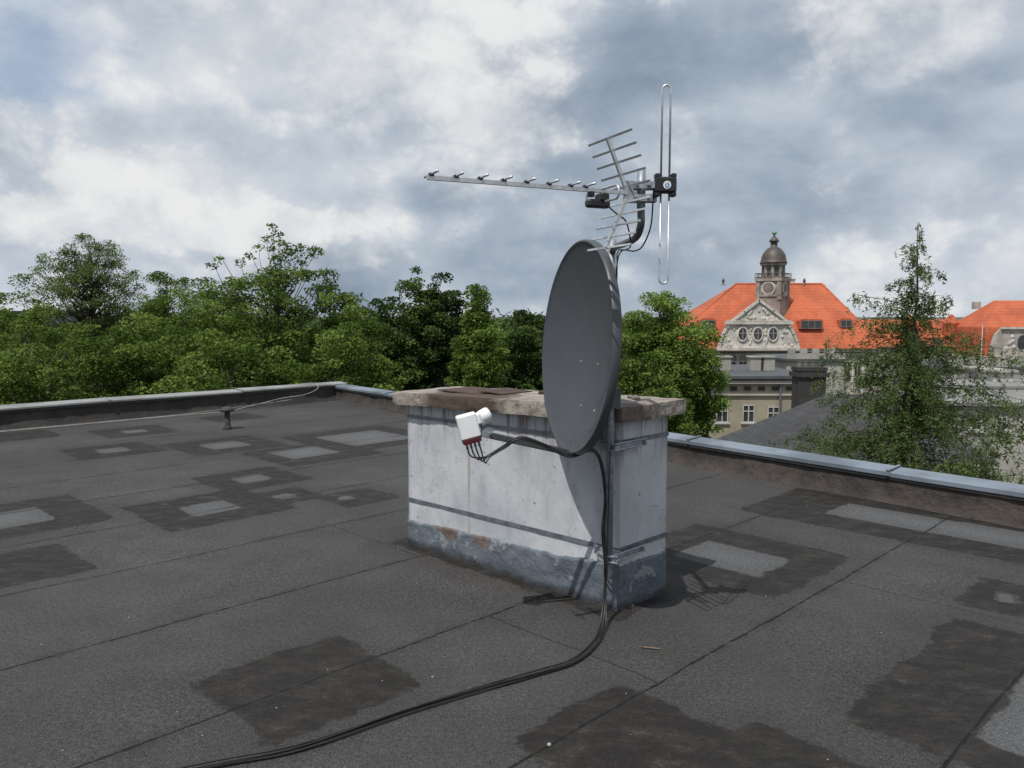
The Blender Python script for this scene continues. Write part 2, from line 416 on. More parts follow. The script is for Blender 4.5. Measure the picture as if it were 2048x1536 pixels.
def ringpt(t):
    per=[(N0,E1,CL,NF),(N0+E1*CL,E2,CW,E1),(N0+E1*CL+E2*CW,-E1,CL,E2),(N0+E2*CW,-E2,CW,NS)]
    for p,d,l,n in per:
        if t<=l+1e-9: return p+d*t,n,t,l,d
        t-=l
    return N0.copy(),NS,0,1,E1
PER=2*(CL+CW)
def wallring(name,z0f,z1f,proud,nz,mat,parent,amp,seed,thick=False,step=.03,label=None):
    mb=MB(); ts=[]
    corners=[0,CL,CL+CW,2*CL+CW,PER]
    for a,bb in zip(corners[:-1],corners[1:]):
        k=max(2,int((bb-a)/step)); ts+= [a+(bb-a)*i/k for i in range(k)]
    n=len(ts); vs=[]
    for t in ts:
        p,nn,tt,l,d=ringpt(t)
        if tt<1e-6: 
            prev=ringpt((t-.01)%PER)[1]; off=nn+prev
        else: off=nn
        z0=z0f(t);z1=z1f(t)
        for k in range(nz+1):
            z=z0+(z1-z0)*k/nz
            dz=noise.noise((p.x*4+seed,p.y*4,z*4))*amp+noise.noise((p.x*14+seed,p.y*14,z*14))*amp*.5
            vs.append(p+off*(proud+dz)+UP*z)
        if thick: vs.append(p+UP*(z1+.004))
    K=nz+1+(1 if thick else 0); fs=[]
    for i in range(n):
        j=(i+1)%n
        for k in range(K-1): fs.append((i*K+k,i*K+k+1,j*K+k+1,j*K+k))
    mb.add(vs,fs); return mb.done(name,mat,parent,True,label)
def ztr(t):
    p=ringpt(t)[0]; return zt((p-N0).dot(E1))
wall=wallring('wall',lambda t:-.02,lambda t:ztr(t),0,26,M['cw'],chim,.004,0)
def flashmat():
    m,nt,b,P=newmat('blue_grey_base_coat')
    n1=nt.noise(P,3,4,.65); n2=nt.noise(P,11,4,.6)
    c=nt.mix(nt.ss(n1,.35,.65),(.128,.150,.176),(.085,.10,.12))
    c=nt.mix(nt.ss(n2,.60,.63,0,.7),c,(.27,.285,.30))
    c=nt.mix(nt.ss(n2,.31,.36,.75,0),c,(.045,.049,.055))
    sp=nt.new('ShaderNodeSeparateXYZ'); nt.link(P,sp.inputs[0])
    low=nt.ss(nt.math('ADD',sp.outputs[2],nt.math('MULTIPLY',n1,.08)),.05,.10,1,0)
    c=nt.mix(nt.math('MULTIPLY',low,.85),c,(.03,.03,.032))
    for cx,cy,cz,r in((-.40,4.82,.16,.10),(-.17,4.60,.165,.07)):
        d=nt.vmath('DISTANCE',nt.mapv(P,(1,1,1.7)),(cx,cy,cz*1.7))
        d=nt.math('ADD',d,nt.math('MULTIPLY',nt.math('SUBTRACT',n2,.5),.20))
        d=nt.math('ADD',d,nt.math('MULTIPLY',nt.math('SUBTRACT',n1,.5),.12))
        c=nt.mix(nt.ss(d,r-.012,r,.9,0),c,nt.mix(nt.ss(n2,.4,.6),(.16,.12,.10),(.115,.085,.074)))
    nt.link(c,b.inputs['Base Color']); b.inputs['Roughness'].default_value=.6
    nt.link(nt.bump(n2,.9,.02),b.inputs['Normal']); return m
def flz(t):
    tt=t if t<=CL else 0
    base=.225-.07*min(1,tt/CL) if t<=CL else .225
    return base+.022*noise.noise((t*3,1.3,0))+.013*noise.noise((t*11,4,0))+.008*noise.noise((t*33,4,0))
wallring('base_coat',lambda t:-.01,flz,.011,14,flashmat(),chim,.012,9,True,.015,'blue-grey bitumen coat, peeling to bare brick')
def strap(z,hh=.022):
    mb=MB(); g=.006
    cs=[N0+(NF+NS)*g,N0+E1*CL+(NF+E1)*g,N0+E1*CL+E2*CW+(E1+E2)*g,N0+E2*CW+(E2+NS)*g]
    vs=[]
    for c in cs:
        tt=(c-N0).dot(E1); zz=z-(.02*tt/CL)
        vs+=[c+UP*(zz-hh/2),c+UP*(zz+hh/2)]
    for c in cs:
        tt=(c-N0).dot(E1); zz=z-(.02*tt/CL)
        q=c-(c-(N0+E1*CL/2+E2*CW/2)).normalized()*.004
        vs+=[q+UP*(zz-hh/2),q+UP*(zz+hh/2)]
    fs=[]
    for i in range(4):
        j=(i+1)%4
        fs+=[(2*i,2*i+1,2*j+1,2*j),(2*i+1,8+2*i+1,8+2*j+1,2*j+1),(8+2*i,2*i,2*j,8+2*j)]
    mb.add(vs,fs); mb.done('strap',M['galvband'],chim)
strap(.866,.022); strap(.315,.024)
def capmat():
    m,nt,b,P=newmat('rough_concrete_cap')
    n1=nt.noise(P,3,4,.7); n2=nt.noise(P,16,4,.75)
    c=nt.mix(nt.ss(n1,.3,.7),(.36,.322,.28),(.22,.19,.165))
    c=nt.mix(nt.ss(n2,.48,.64,0,.75),c,(.12,.10,.088))
    d=nt.vmath('DISTANCE',nt.mapv(P,(1,1,.5)),(-.30,4.66,.48))
    dk=nt.math('MULTIPLY',nt.ss(nt.math('ADD',d,nt.math('MULTIPLY',nt.math('SUBTRACT',n2,.5),.5)),.26,.42,1,0),.92)
    c=nt.mix(dk,c,(.062,.036,.025))
    d=nt.vmath('DISTANCE',P,(.62,3.86,1.0))
    dk=nt.math('MULTIPLY',nt.ss(nt.math('ADD',d,nt.math('MULTIPLY',nt.math('SUBTRACT',n1,.5),.4)),.10,.24,1,0),.75)
    c=nt.mix(dk,c,(.08,.057,.045))
    nt.link(c,b.inputs['Base Color']); b.inputs['Roughness'].default_value=.92
    nt.link(nt.bump(n2,.9,.010),b.inputs['Normal']); return m
cap=MB()
nu,nv,nw=90,26,5; oh=.072; th=.080
def cappt(i,j,k):
    t=-oh+(CL+2*oh)*i/nu; s=-oh+(CW+2*oh)*j/nv
    z=ztr(0)-.05*max(0,t)/CL-.012+th*k/nw
    p=N0+E1*t+E2*s+UP*z
    edge=(i in(0,nu))+(j in(0,nv))+(k in(0,nw))
    nz=Vector((noise.noise((p.x*5,p.y*5,z*5)),noise.noise((p.x*5+9,p.y*5,z*5)),noise.noise((p.x*5,p.y*5+7,z*5))*.5))
    nz2=Vector((noise.noise((p.x*24,p.y*24,z*24)),noise.noise((p.x*24+9,p.y*24,z*24)),noise.noise((p.x*24,p.y*24+7,z*24))*.6))
    p=p+nz*.006+nz2*.006
    if edge>=2: 
        tc=max(0,min(CL,t)); q=N0+E1*tc+E2*max(0.0,min(CW,s))+UP*(ztr(0)+.03)
        chip=max(0,noise.noise((p.x*8,p.y*8,z*3+2))-.15)
        p=p+(q-p)*((.02 if edge==2 else .06)+.22*chip)
    return p
idx={}; cv=[]; cf=[]
def gi(i,j,k):
    if (i,j,k) not in idx: idx[(i,j,k)]=len(cv); cv.append(cappt(i,j,k))
    return idx[(i,j,k)]
for i in range(nu):
    for j in range(nv):
        for k,fl in((0,0),(nw,1)):
            q=[gi(i,j,k),gi(i+1,j,k),gi(i+1,j+1,k),gi(i,j+1,k)]; cf.append(tuple(q if not fl else q[::-1]))
for i in range(nu):
    for k in range(nw):
        for j,fl in((0,1),(nv,0)):
            q=[gi(i,j,k),gi(i+1,j,k),gi(i+1,j,k+1),gi(i,j,k+1)]; cf.append(tuple(q if not fl else q[::-1]))
for j in range(nv):
    for k in range(nw):
        for i,fl in((0,0),(nu,1)):
            q=[gi(i,j,k),gi(i,j+1,k),gi(i,j+1,k+1),gi(i,j,k+1)]; cf.append(tuple(q if not fl else q[::-1]))
cap.add(cv,cf); capo=cap.done('cap',capmat(),chim,False,'rough weathered concrete cap slab')
def captop(t,s,dz=0): return N0+E1*t+E2*s+UP*(ztr(0)-.05*t/CL-.012+th+dz)
cvx=MB(); 
cvx.box(captop(1.33,.24,.006),(.40,.30,.006),(E1,E2,UP)); cvx.box(captop(1.08,.26,.011),(.22,.26,.005),((E1+UP*.03).normalized(),E2,UP))
cvx.done('cover_plate',M['rust'],chim)
for (t,s,r) in((1.22,.33,.022),(.80,.30,.024),(.72,.36,.018),(.28,.33,.025),(.20,.36,.02),(.60,.38,.016),(.12,.30,.022)):
    rb=MB(); 
    prof=[(r*.3,-.01),(r,.0),(r*1.1,r*.4),(r*.7,r*.9),(r*.2,r*1.05)]
    rb.lathe(captop(t,s,.0),prof,9)
    rb.v=[tuple(Vector(p)+Vector((noise.noise(Vector(p)*40),noise.noise(Vector(p)*40+Vector((5,0,0))),noise.noise(Vector(p)*40+Vector((0,5,0)))))*r*.5) for p in rb.v]
    rb.done('rubble',M['rust'] if r>.0235 else M['stonedk'],chim)
# ------------------------------------------------------------------ satellite dish, mast
MX=Vector((.478,3.825,0))
mast=thing('antenna_mast','galvanised steel mast clamped to the chimney corner, carrying dish and aerials','mast',(MX.x,MX.y,.3))
mb=MB(); mb.tube([MX+UP*.27,MX+UP*1.86],.021,16); mb.done('pole',M['galv'],mast,True)
AX=Vector((.520,3.235,0))
pth=smooth_path([MX+UP*1.70,MX+UP*1.78,MX+Vector((.006,-.06,0))+UP*1.815,MX.lerp(AX,.5)+UP*1.815,MX.lerp(AX,.85)+UP*1.82,AX+UP*1.86,AX+UP*1.93,AX+UP*2.0],6)
mb=MB(); mb.tube(pth,.0155,12); mb.done('offset_arm',M['dkmetal'],mast,True,'dark bent offset arm')
mb=MB(); mb.tube([AX+UP*1.93,AX+UP*2.08],.0175,16); mb.tube([AX+UP*2.075,AX+UP*2.085],.015,16); mb.done('stub_pole',M['galv'],mast,True)
for z in(.30,.855):
    mb=MB(); 
    mb.box(N0+E2*.03+NS*.035+UP*z,(.26,.006,.035),(E2,NS,UP)); mb.box(N0+E2*.03+NS*.022+UP*(z-.0175),(.26,.028,.005),(E2,NS,UP))
    mb.box(N0-E2*.045+E1*.02+UP*(z+.01),(.10,.09,.006),(E2,E1,UP))
    mb.box(N0+NF*.02+E1*.05+UP*z,(.16,.02,.04),(E1,NF,UP))
    for dz in(-.012,.018):
        mb.tube([N0-E2*.12+NS*.045+UP*(z+dz),N0+E2*.17+NS*.045+UP*(z+dz)],.0045,8)
        c=MX+UP*(z+dz)
        mb.tube(smooth_path([c+E1*.06+NF*.005,c+E1*.028+NF*.022,c+NF*.03,c+NS*.028+NF*.022,c+NS*.06+NF*.005],4),.0045,8)
    for e in(-.10,.15):
        mb.box(N0+E2*e+NS*.045+UP*z,(.012,.02,.02),(E2,NS,UP))
    mb.done('clamp',M['galv'],mast)
n=Vector((-.957,-.283,.062)).normalized(); r_=Vector((.283,-.957,0)).normalized(); u_=n.cross(r_); 
if u_.z<0: u_=-u_
C=Vector((.298,3.775,1.345)); RA,RB=.462,.512
dish=thing('satellite_dish','anthracite offset satellite dish on the chimney mast','satellite dish',tuple(C))
def dp(a,rr,dep): return C+r_*(RA*rr*math.cos(a))+u_*(RB*rr*math.sin(a))+n*dep
mb=MB(); seg=96; vs=[];fs=[]
prof=[]
for i in range(0,25): 
    rr=i/24*.965; prof.append((rr,-.085*(1-(rr/.965)**2)))
prof+=[(.972,.003),(.984,.006),(.994,.002),(1.0,-.008),(1.0,-.034),(.994,-.036),(.992,-.012),(.975,-.006)]
for i in range(23,-1,-1):
    rr=i/24*.965; prof.append((rr,-.085*(1-(rr/.965)**2)-.004))
for rr,d in prof:
    for k in range(seg): vs.append(dp(2*math.pi*k/seg,max(rr,.0005),d))
for i in range(len(prof)-1):
    for k in range(seg):
        k2=(k+1)%seg; fs.append((i*seg+k,i*seg+k2,(i+1)*seg+k2,(i+1)*seg+k))
mb.add(vs,fs); mb.done('reflector',M['dish'],dish,True)
for a,b in((.12,-.07),(-.10,-.07),(.20,-.28),(-.01,-.28)):
    rr2=(a/RA)**2+(b/RB)**2
    mb=MB(); mb.lathe(C+r_*a+u_*b+n*(-.085*(1-rr2/.93)),[(.006,0),(.006,.003),(.003,.004)],10,(r_,u_,n)); mb.done('bolt',M['whitecable'],dish)
mb=MB(); mb.box(C+r_*(-.02)+u_*(-.463)+n*(-.009),(.04,.018,.002),(r_,u_,n)); mb.box(C+r_*(-.02)+u_*(-.437)+n*(-.017),(.03,.005,.002),(r_,u_,n)); mb.done('badge',M['galvband'],dish)
mb=MB()
cb=C-n*.10+u_*(-.17)
mb.box(cb,(.20,.34,.02),(r_,u_,n)); 
mb.box(cb-n*.045+r_*.04,(.006,.26,.09),(r_,u_,n)); mb.box(cb-n*.045-r_*.04,(.006,.26,.09),(r_,u_,n))
mb.box(Vector((MX.x,MX.y,1.10)),(.09,.07,.10),(r_,n,UP)); mb.box(Vector((MX.x,MX.y,1.24)),(.09,.07,.03),(r_,n,UP))
mb.done('mount',M['dkmetal'],dish)
LN=Vector((-.165,3.585,.995))
bot=C-u_*(RB+.005)-n*.02
mb=MB(); fa=bot+Vector((.03,.01,0)); fb=LN+Vector((.055,.012,-.045))
d=(fb-fa).normalized(); sd=d.cross(UP).normalized(); uu=sd.cross(d)
mb.box((fa+fb)/2,((fb-fa).length,.022,.03),(d,sd,uu),.004)
st=C-n*.10-u_*.3
mb.tube([st,bot-n*.03+u_*.03,fa],.012,8)
mb.done('feed_arm',M['dkmetal'],dish)
mb=MB()
mb.box(fb+Vector((-.008,0,.012)),(.05,.028,.05),(d,sd,uu)); mb.tube([fb+sd*.02+uu*.01,fb-sd*.02+uu*.01],.006,8)
hd=(C-u_*.12-LN).normalized(); 
hx=hd.cross(UP).normalized(); hy=hx.cross(hd)
mb.lathe(LN+hd*.030,[(.029,-.010),(.029,.010)],20,(hx,hy,hd))
mb.done('feed_clamp',M['galv'],dish)
lnb=thing('feed_converter','white multi-output feed unit with dark red base','antenna feed',tuple(LN))
mb=MB()
ax_d=Vector((.97,.18,.24)).normalized(); ax_s=Vector((-.18,.98,0)); ax_s=(ax_s-ax_d*ax_s.dot(ax_d)).normalized(); ax_u=ax_d.cross(ax_s)
if ax_u.z<0: ax_u=-ax_u
cc=LN+Vector((-.035,-.01,.0))
mb.box(cc,(.092,.06,.112),(ax_d,ax_s,ax_u),.006)
mb.box(cc+ax_d*.05+ax_u*.022,(.03,.05,.05),(ax_d,ax_s,ax_u),.006)
mb.done('casing',M['whitepl'],lnb)
mb=MB(); mb.box(cc-ax_u*.066,(.086,.056,.026),(ax_d,ax_s,ax_u),.004); mb.done('socket_block',M['redpl'],lnb)
hp=LN+ax_u*.022-hd*.012
mb=MB(); mb.lathe(hp,[(.022,-.01),(.022,.018),(.027,.020),(.027,.042),(.033,.045),(.034,.078),(.031,.088),(.018,.093)],24,(hx,hy,hd)); mb.done('feed_horn',M['whitepl'],lnb,True)
for i in range(4):
    mb=MB(); p=cc-ax_u*.077+ax_d*(-.028+.019*i); mb.tube([p,p-ax_u*.026],.0055,8); mb.done('plug',M['galvband'],lnb,True)
# ------------------------------------------------------------------ coax cables
base_path=[(-.10,3.60,.855),(-.035,3.60,.895),(.036,3.60,.935),(.14,3.64,.900),(.27,3.69,.835),(.385,3.74,.855),(.435,3.765,.77),(.452,3.76,.607),(.442,3.755,.459),(.456,3.75,.285),(.452,3.74,.15),(.425,3.64,.022),(.375,3.48,.012),(.27,3.30,.012),(.115,3.185,.012),(-.148,3.03,.012),(-.42,2.853,.012),(-.73,2.613,.012),(-1.03,2.49,.012),(-1.7,2.2,.012)]
for i in range(4):
    p0=cc-ax_u*.10+ax_d*(-.028+.019*i)
    pts=[p0,p0-ax_u*.03+Vector((.002,0,0)),Vector((-.165+.014*i,3.575,.848-.008*i))]
    N_=len(base_path)
    for k,p in enumerate(base_path):
        a=k*.55+i*math.pi/2
        p=Vector(p)
        if k>=11: 
            pr=Vector(base_path[max(k-1,0)]); nx=Vector(base_path[min(k+1,N_-1)]); t=(nx-pr).normalized(); sdv=t.cross(UP).normalized()
            o=sdv*((i-1.5)*.0095*(1+.35*math.sin(k*1.3+i)))+UP*(0.001+ (.006 if i%2 else 0)*abs(math.sin(k+i))-.005)
        else: o=Vector((math.cos(a)*.006,math.sin(a)*.006,math.sin(a)*.005))
        pts.append(p+o)
    cab=thing('coaxial_cable','black coaxial cable running from the feed down to the roof','cable',tuple(p0),'black coaxial cables')
    mb=MB(); mb.tube(smooth_path(pts,7),.0038,7); mb.done('sheath',M['cable'],cab,True)
# ------------------------------------------------------------------ UHF aerial
RF=Vector((.462,3.20,1.978)); bd=Vector((-.907,-.42,0)).normalized(); pd=Vector((.42,-.907,0)).normalized()
ua=thing('television_aerial','aluminium corner-reflector television aerial with long boom','aerial',tuple(RF))
mb=MB(); mb.box(RF+bd*(.40)+UP*.006,(.88,.015,.015),(bd,pd,UP)); mb.done('boom',M['alu'],ua)
for i in range(8):
    t=.825-.094*i if i<7 else .825-.094*6-.065
    p=RF+bd*t+UP*.019
    hl=.070+.001*i
    mb=MB(); mb.tube([p-pd*hl,p+pd*hl],.0045,8); o=mb.done('director',M['alu'],ua,True)
    mb=MB(); mb.box(p-UP*.002,(.018,.022,.013),(bd,pd,UP),.003); mb.done('insulator',M['blackpl'],o)
for sg in(1,-1):
    ad=(bd*.40+UP*sg*.86).normalized()
    mb=MB(); mb.box(RF+ad*.118,(.236,.013,.013),(ad,pd,ad.cross(pd))); arm=mb.done('reflector_arm',M['alu'],ua)
    for k in range(5):
        p=RF+ad*(.030+.050*k)
        mb=MB(); hl=.16; mb.box(p+ad.cross(pd)*.0085*sg,(.009,2*hl,.004),(ad,pd,ad.cross(pd))); mb.done('reflector_rod',M['alu'],arm)
fd=RF+bd*.12
lp=[]
for k in range(28):
    a=2*math.pi*k/28; cx=math.cos(a); 
    lp.append(fd+pd*(.10*(1 if cx>0 else -1)+.022*cx)+UP*(.0+.026*math.sin(a))-UP*.012)
mb=MB(); mb.tube(lp,.0048,8,closed=True); mb.done('folded_dipole',M['alu'],ua,True)
mb=MB(); mb.box(fd+bd*.02-UP*.045,(.10,.04,.032),(bd,pd,UP),.008); mb.box(fd-UP*.02,(.035,.06,.03),(bd,pd,UP),.005); mb.tube([fd+bd*.05-UP*.02,fd+bd*.05+UP*.0],.014,10); mb.done('junction_box',M['blackpl'],ua)
mb=MB()
for z in(1.965,2.015):
    mb.box(Vector((AX.x-.035,AX.y-.012,z)),(.05,.045,.03)); mb.box(Vector((AX.x+.035,AX.y-.012,z)),(.045,.045,.03))
    for dx in(-.022,.022): mb.tube([Vector((AX.x+dx,AX.y-.055,z)),Vector((AX.x+dx,AX.y+.04,z))],.004,8)
    mb.box(Vector((AX.x,AX.y-.035,z)),(.08,.006,.026))
    for dx in(-.022,.022): mb.lathe(Vector((AX.x+dx,AX.y-.045,z)),[(.0075,-.004),(.0075,.004)],6,(Vector((1,0,0)),UP,Vector((0,-1,0))))
mb.box(Vector((AX.x-.055,AX.y-.02,1.99)),(.035,.05,.08))
mb.done('mast_clamp',M['galv'],ua)
VX=Vector((.607,3.19,2.012))
va=thing('dipole_aerial','tall vertical folded dipole aerial with black centre box','aerial',tuple(VX))
def vloop(sg):
    pts=[]; w=.0165; z1=.39
    pts.append(VX+Vector((-w,0,.03*sg))); pts.append(VX+Vector((-w,0,(z1-.02)*sg)))
    for k in range(1,8):
        a=math.pi-k*math.pi/8; pts.append(VX+Vector((w*math.cos(a),0,(z1-.02+.0165*math.sin(a))*sg)))
    pts.append(VX+Vector((w,0,(z1-.02)*sg))); pts.append(VX+Vector((w,0,.03*sg)))
    return pts
for sg in(1,-1):
    mb=MB(); mb.tube(vloop(sg),.0042,8); mb.done('element',M['alu'],va,True)
mb=MB(); mb.box(VX,(.086,.045,.062),None,.007)
for dx in(-.032,.032):
    for dz in(-.036,.036): mb.box(VX+Vector((dx,0,dz)),(.022,.036,.018),None,.004)
bx=mb.done('centre_box',M['blackpl'],va)
AXS=(Vector((1,0,0)),UP,Vector((0,-1,0)))
mb=MB(); mb.lathe(VX+Vector((.004,-.0225,-.002)),[(.0155,0),(.0155,.002)],24,AXS); mb.done('badge',M['whitepl'],bx)
mb=MB(); mb.lathe(VX+Vector((.004,-.0243,-.002)),[(.0095,0),(.0095,.002)],24,AXS); mb.done('badge_disc',M['blue'],bx)
mb=MB(); q=VX+Vector((.004,-.0272,-.002)); mb.box(q+Vector((-.002,0,.001)),(.003,.0015,.012)); mb.box(q+Vector((.002,0,-.005)),(.007,.0017,.003)); mb.done('badge_letter',M['whitepl'],bx)
mb=MB(); mb.box(VX+Vector((-.048,0,.0)),(.016,.03,.03),None,.003); mb.box((VX+AX+UP*2.012)/2+Vector((-.004,0,0)),(.05,.014,.014)); mb.done('bracket',M['galv'],va)
for j,pts in enumerate(([VX+Vector((-.045,0,-.012)),(.562,3.20,1.955),(.565,3.26,1.86),(.548,3.34,1.79),(.53,3.45,1.775),(.50,3.65,1.79),(.50,3.81,1.72),(.50,3.84,1.5),(.50,3.84,1.0),(.475,3.79,.8),(.468,3.78,.5),(.462,3.765,.30),(.459,3.755,.15),(.44,3.65,.02),(.39,3.475,.02),(.28,3.285,.02),(.12,3.17,.02),(-.148,3.018,.02),(-.42,2.84,.02),(-.73,2.60,.02),(-1.03,2.475,.02),(-1.7,2.18,.02)],
                       [fd+bd*-.01-UP*.04,(.42,3.20,1.90),(.46,3.22,1.87),(.49,3.30,1.79),(.50,3.5,1.785),(.49,3.7,1.79),(.505,3.83,1.7),(.505,3.85,1.3)])):
    cab=thing('aerial_cable','thin black aerial lead tied to the mast','cable',tuple(Vector(pts[0])),'thin black aerial leads')
    mb=MB(); mb.tube(smooth_path(pts,7),.0032,7); mb.done('sheath',M['cable'],cab,True)
# ------------------------------------------------------------------ roof small things
vt=thing('vent_pipe','small rusty mushroom vent pipe on the felt roof','vent',(-3.75,10.33,0))
mb=MB(); mb.lathe((-3.75,10.33,0),[(.07,0.0),(.045,.03),(.036,.06),(.036,.24)],14); mb.done('pipe',M['vent'],vt,True)
mb=MB(); mb.lathe((-3.75,10.33,.235),[(.05,.0),(.092,.003),(.095,.030),(.06,.055),(.02,.065)],16); mb.done('hood',M['vent'],vt,True)
wc=thing('white_cable','loose pale cable lying along the parapet foot','cable',(-5.4,11,0))
mb=MB(); mb.tube(smooth_path([(-9.5,6.95,.015),(-7.6,8.9,.015),(-6.53,9.98,.015),(-5.47,11.07,.015),(-4.9,11.6,.02),(-4.43,12.10,.015),(-4.1,12.5,.07),(-3.80,12.95,.13),(-3.5,13.25,.16),(-3.33,13.45,.24),(-3.36,13.52,.32),(-3.5,13.6,.325),(-3.7,13.7,.3)],8),.006,7); mb.done('sheath',M['whitecable'],wc,True)
mb=MB(); mb.tube(smooth_path([(-9.5,7.03,.015),(-7.5,9.08,.015),(-6.1,10.55,.015),(-5.0,11.65,.02),(-4.3,12.45,.05),(-3.65,13.05,.10)],8),.004,7); mb.done('second_strand',M['whitecable'],wc,True)
ym=MB(); pts=[]
for k in range(20):
    a=2*math.pi*k/20; rr=1+.5*noise.noise((math.cos(a)*2,math.sin(a)*2,4))
    pts.append(Vector((.625,3.435,.010))+Vector((.045,-.012,0))*math.cos(a)*rr+Vector((.002,.006,0))*math.sin(a)*rr)
ym.add(pts,[tuple(range(20))]); ym.done('paint_mark',M['yellow'],None,kind='structure')
cm=MB(); rc=random.Random(4)
for k in range(90):
    Y=rc.uniform(2.5,7); X=rc.uniform(-.62,.62)*Y; r=rc.uniform(.001,.0035)
    if k<3: X,Y,r=[(.13,2.64,.008),(-.33,3.16,.005),(-.9,2.9,.004)][k]
    cm.lathe((X,Y,.003),[(r,0),(r*.8,r*.6),(r*.3,r*.8)],5,a0=rc.uniform(0,3))
cm.done('roof_grit',M['crumb'],None,kind='stuff')
# ------------------------------------------------------------------ ground
g=MB(); g.add([(-3000,-600,-13),(3000,-600,-13),(3000,5000,-13),(-3000,5000,-13)],[(0,1,2,3)])
g.done('ground',simple('ground_grass_and_paving',(.05,.07,.03),(.10,.095,.085),.95,0,.05),None,kind='structure')
# ------------------------------------------------------------------ trees
def fastmesh(name,co,F,mat,tone=None):
    me=bpy.data.meshes.new(name); me.vertices.add(len(co)); me.vertices.foreach_set('co',co.astype(np.float32).ravel())
    me.loops.add(F.size); me.loops.foreach_set('vertex_index',F.ravel().astype(np.int32))
    me.polygons.add(len(F)); me.polygons.foreach_set('loop_start',np.arange(0,F.size,4,dtype=np.int32)); me.update(calc_edges=True)
    if tone is not None:
        at=me.attributes.new('tone','FLOAT','POINT'); at.data.foreach_set('value',tone.astype(np.float32))
    me.materials.append(mat); return me
def leaves(P,size,rng,tone,asp=.5,flat=.6):
    n=len(P)
    nrm=rng.normal(size=(n,3)); nrm[:,2]=np.abs(nrm[:,2])+flat; nrm/=np.linalg.norm(nrm,axis=1)[:,None]
    t=rng.normal(size=(n,3)); t-=nrm*(t*nrm).sum(1)[:,None]; t/=np.linalg.norm(t,axis=1)[:,None]
    b=np.cross(nrm,t); s=size*rng.uniform(.6,1.3,n)[:,None]
    droop=nrm*s*.18
    co=np.stack([P-t*s*.5,P+b*s*asp*.5+droop*.3,P+t*s*.5-droop,P-b*s*asp*.5+droop*.3],1).reshape(-1,3)
    F=np.arange(4*n).reshape(-1,4)
    return co,F,np.repeat(tone,4)
LS,LC=.68,2.0
def tree(label,x,y,ztop,zc,rx,nc,lpc,leaf,cr,mat,seed,style='round',zbase=-13,extra=(),branchvis=.6,cat='tree',lumps=.28,dens=1.0):
    rng=np.random.default_rng(seed); rz=ztop-zc
    leaf=leaf*LS; lpc=lpc*LC*dens
    th=thing('tree',label,cat,(x,y,zbase))
    cs=[]; k=0
    while len(cs)<nc:
        d=rng.normal(size=3); d/=np.linalg.norm(d); r=rng.uniform(.0,1)**.42
        lump=1+lumps*2*noise.noise((d[0]*1.9+seed,d[1]*1.9,d[2]*1.9))+lumps*noise.noise((d[0]*4.5+seed,d[1]*4.5,d[2]*4.5))
        zz=d[2]*r*rz*min(lump,1.08)
        if d[2]<0: zz*=1.25
        wid=1.0
        if style=='cone': 
            h=(zz+rz*1.0)/(2*rz); wid=max(.1,1.25-1.05*h)
        px,py=d[0]*r*rx*lump*wid,d[1]*r*rx*lump*wid
        if d[1]>.55 and r>.5 and k%2: k+=1; continue
        k+=1
        cs.append((x+px,y+py,zc+zz))
    cs+=list(extra); cs=np.array(cs)
    crs=cr*rng.uniform(.6,1.35,len(cs))
    cnt=np.maximum(6,(lpc*(crs/cr)**2)).astype(int)
    for e in range(len(extra)): crs[-1-e]=cr*.5; cnt[-1-e]=int(lpc*.25)
    P=np.repeat(cs,cnt,0); R=np.repeat(crs,cnt)
    g=rng.normal(size=P.shape); g/=np.linalg.norm(g,axis=1)[:,None]; rad=rng.uniform(0,1,len(P))**.5
    g*=(rad*R)[:,None]; g[:,2]*=.58; g[:,2]-= .25*R*(rad**2)
    P=P+g
    tone=np.repeat(rng.uniform(-.15,.95,len(cs)),cnt)+rng.uniform(-.12,.22,len(P))
    co,F,tn=leaves(P,leaf,rng,np.clip(tone,0,1),.6)
    co-=np.array([x,y,zbase])
    ob=bpy.data.objects.new('crown',fastmesh('crown',co,F,mat,tn)); COL.objects.link(ob); ob.parent=th
    mb=MB()
    tp=[];tr=[]
    tops=zc+rz*.55
    for i in range(9):
        f=i/8; tp.append(Vector((x+.25*noise.noise((f*2,seed,0)),y+.25*noise.noise((f*2,seed,5)),zbase+(tops-zbase)*f))); tr.append(.26*(1-f)**.8+.02)
    mb.tube(tp,tr,8)
    nb=len(cs)
    for i in range(nb):
        c=Vector(cs[i]); 
        if i<nb-len(extra) and rng.uniform()>branchvis: continue
        dist=math.hypot(c.x-x,c.y-y)
        zb=min(tops-.05,max(zbase+5,c.z-dist*rng.uniform(.5,1.1)-.4)); f=(zb-zbase)/(tops-zbase); f=min(max(f,0),1)
        k=min(int(f*8),7); s0=tp[k].lerp(tp[k+1],f*8-k)
        m1=s0.lerp(c,.5)+Vector((rng.normal()*.12,rng.normal()*.12,-.12*dist))
        r0=.016+.010*dist
        mb.tube([s0,s0.lerp(m1,.55)+Vector((0,0,.03)),m1,m1.lerp(c,.6)+Vector((rng.normal()*.05,rng.normal()*.05,.04)),c+Vector((0,0,cr*.3))],[r0,r0*.75,r0*.5,r0*.3,.005],4,False)
    mb.done('trunk',M['bark'],th,True)
    return th
def XZ(u,v,y): return (u-1024)/1580*y, 1.5+(630-v)/1580*y
T=tree
x,z=XZ(190,475,30)
T('round-topped tree with twigs showing through fine leaves',x,30,z,z-2.0,1.95,250,52,.115,.34,M['leafolive'],1,branchvis=1,lumps=.08)
x,z=XZ(335,535,29); T('slim leafy tree beside a rounder airy one',x,29,z,z-1.9,1.15,100,70,.12,.36,M['leafmid'],2,lumps=.2)
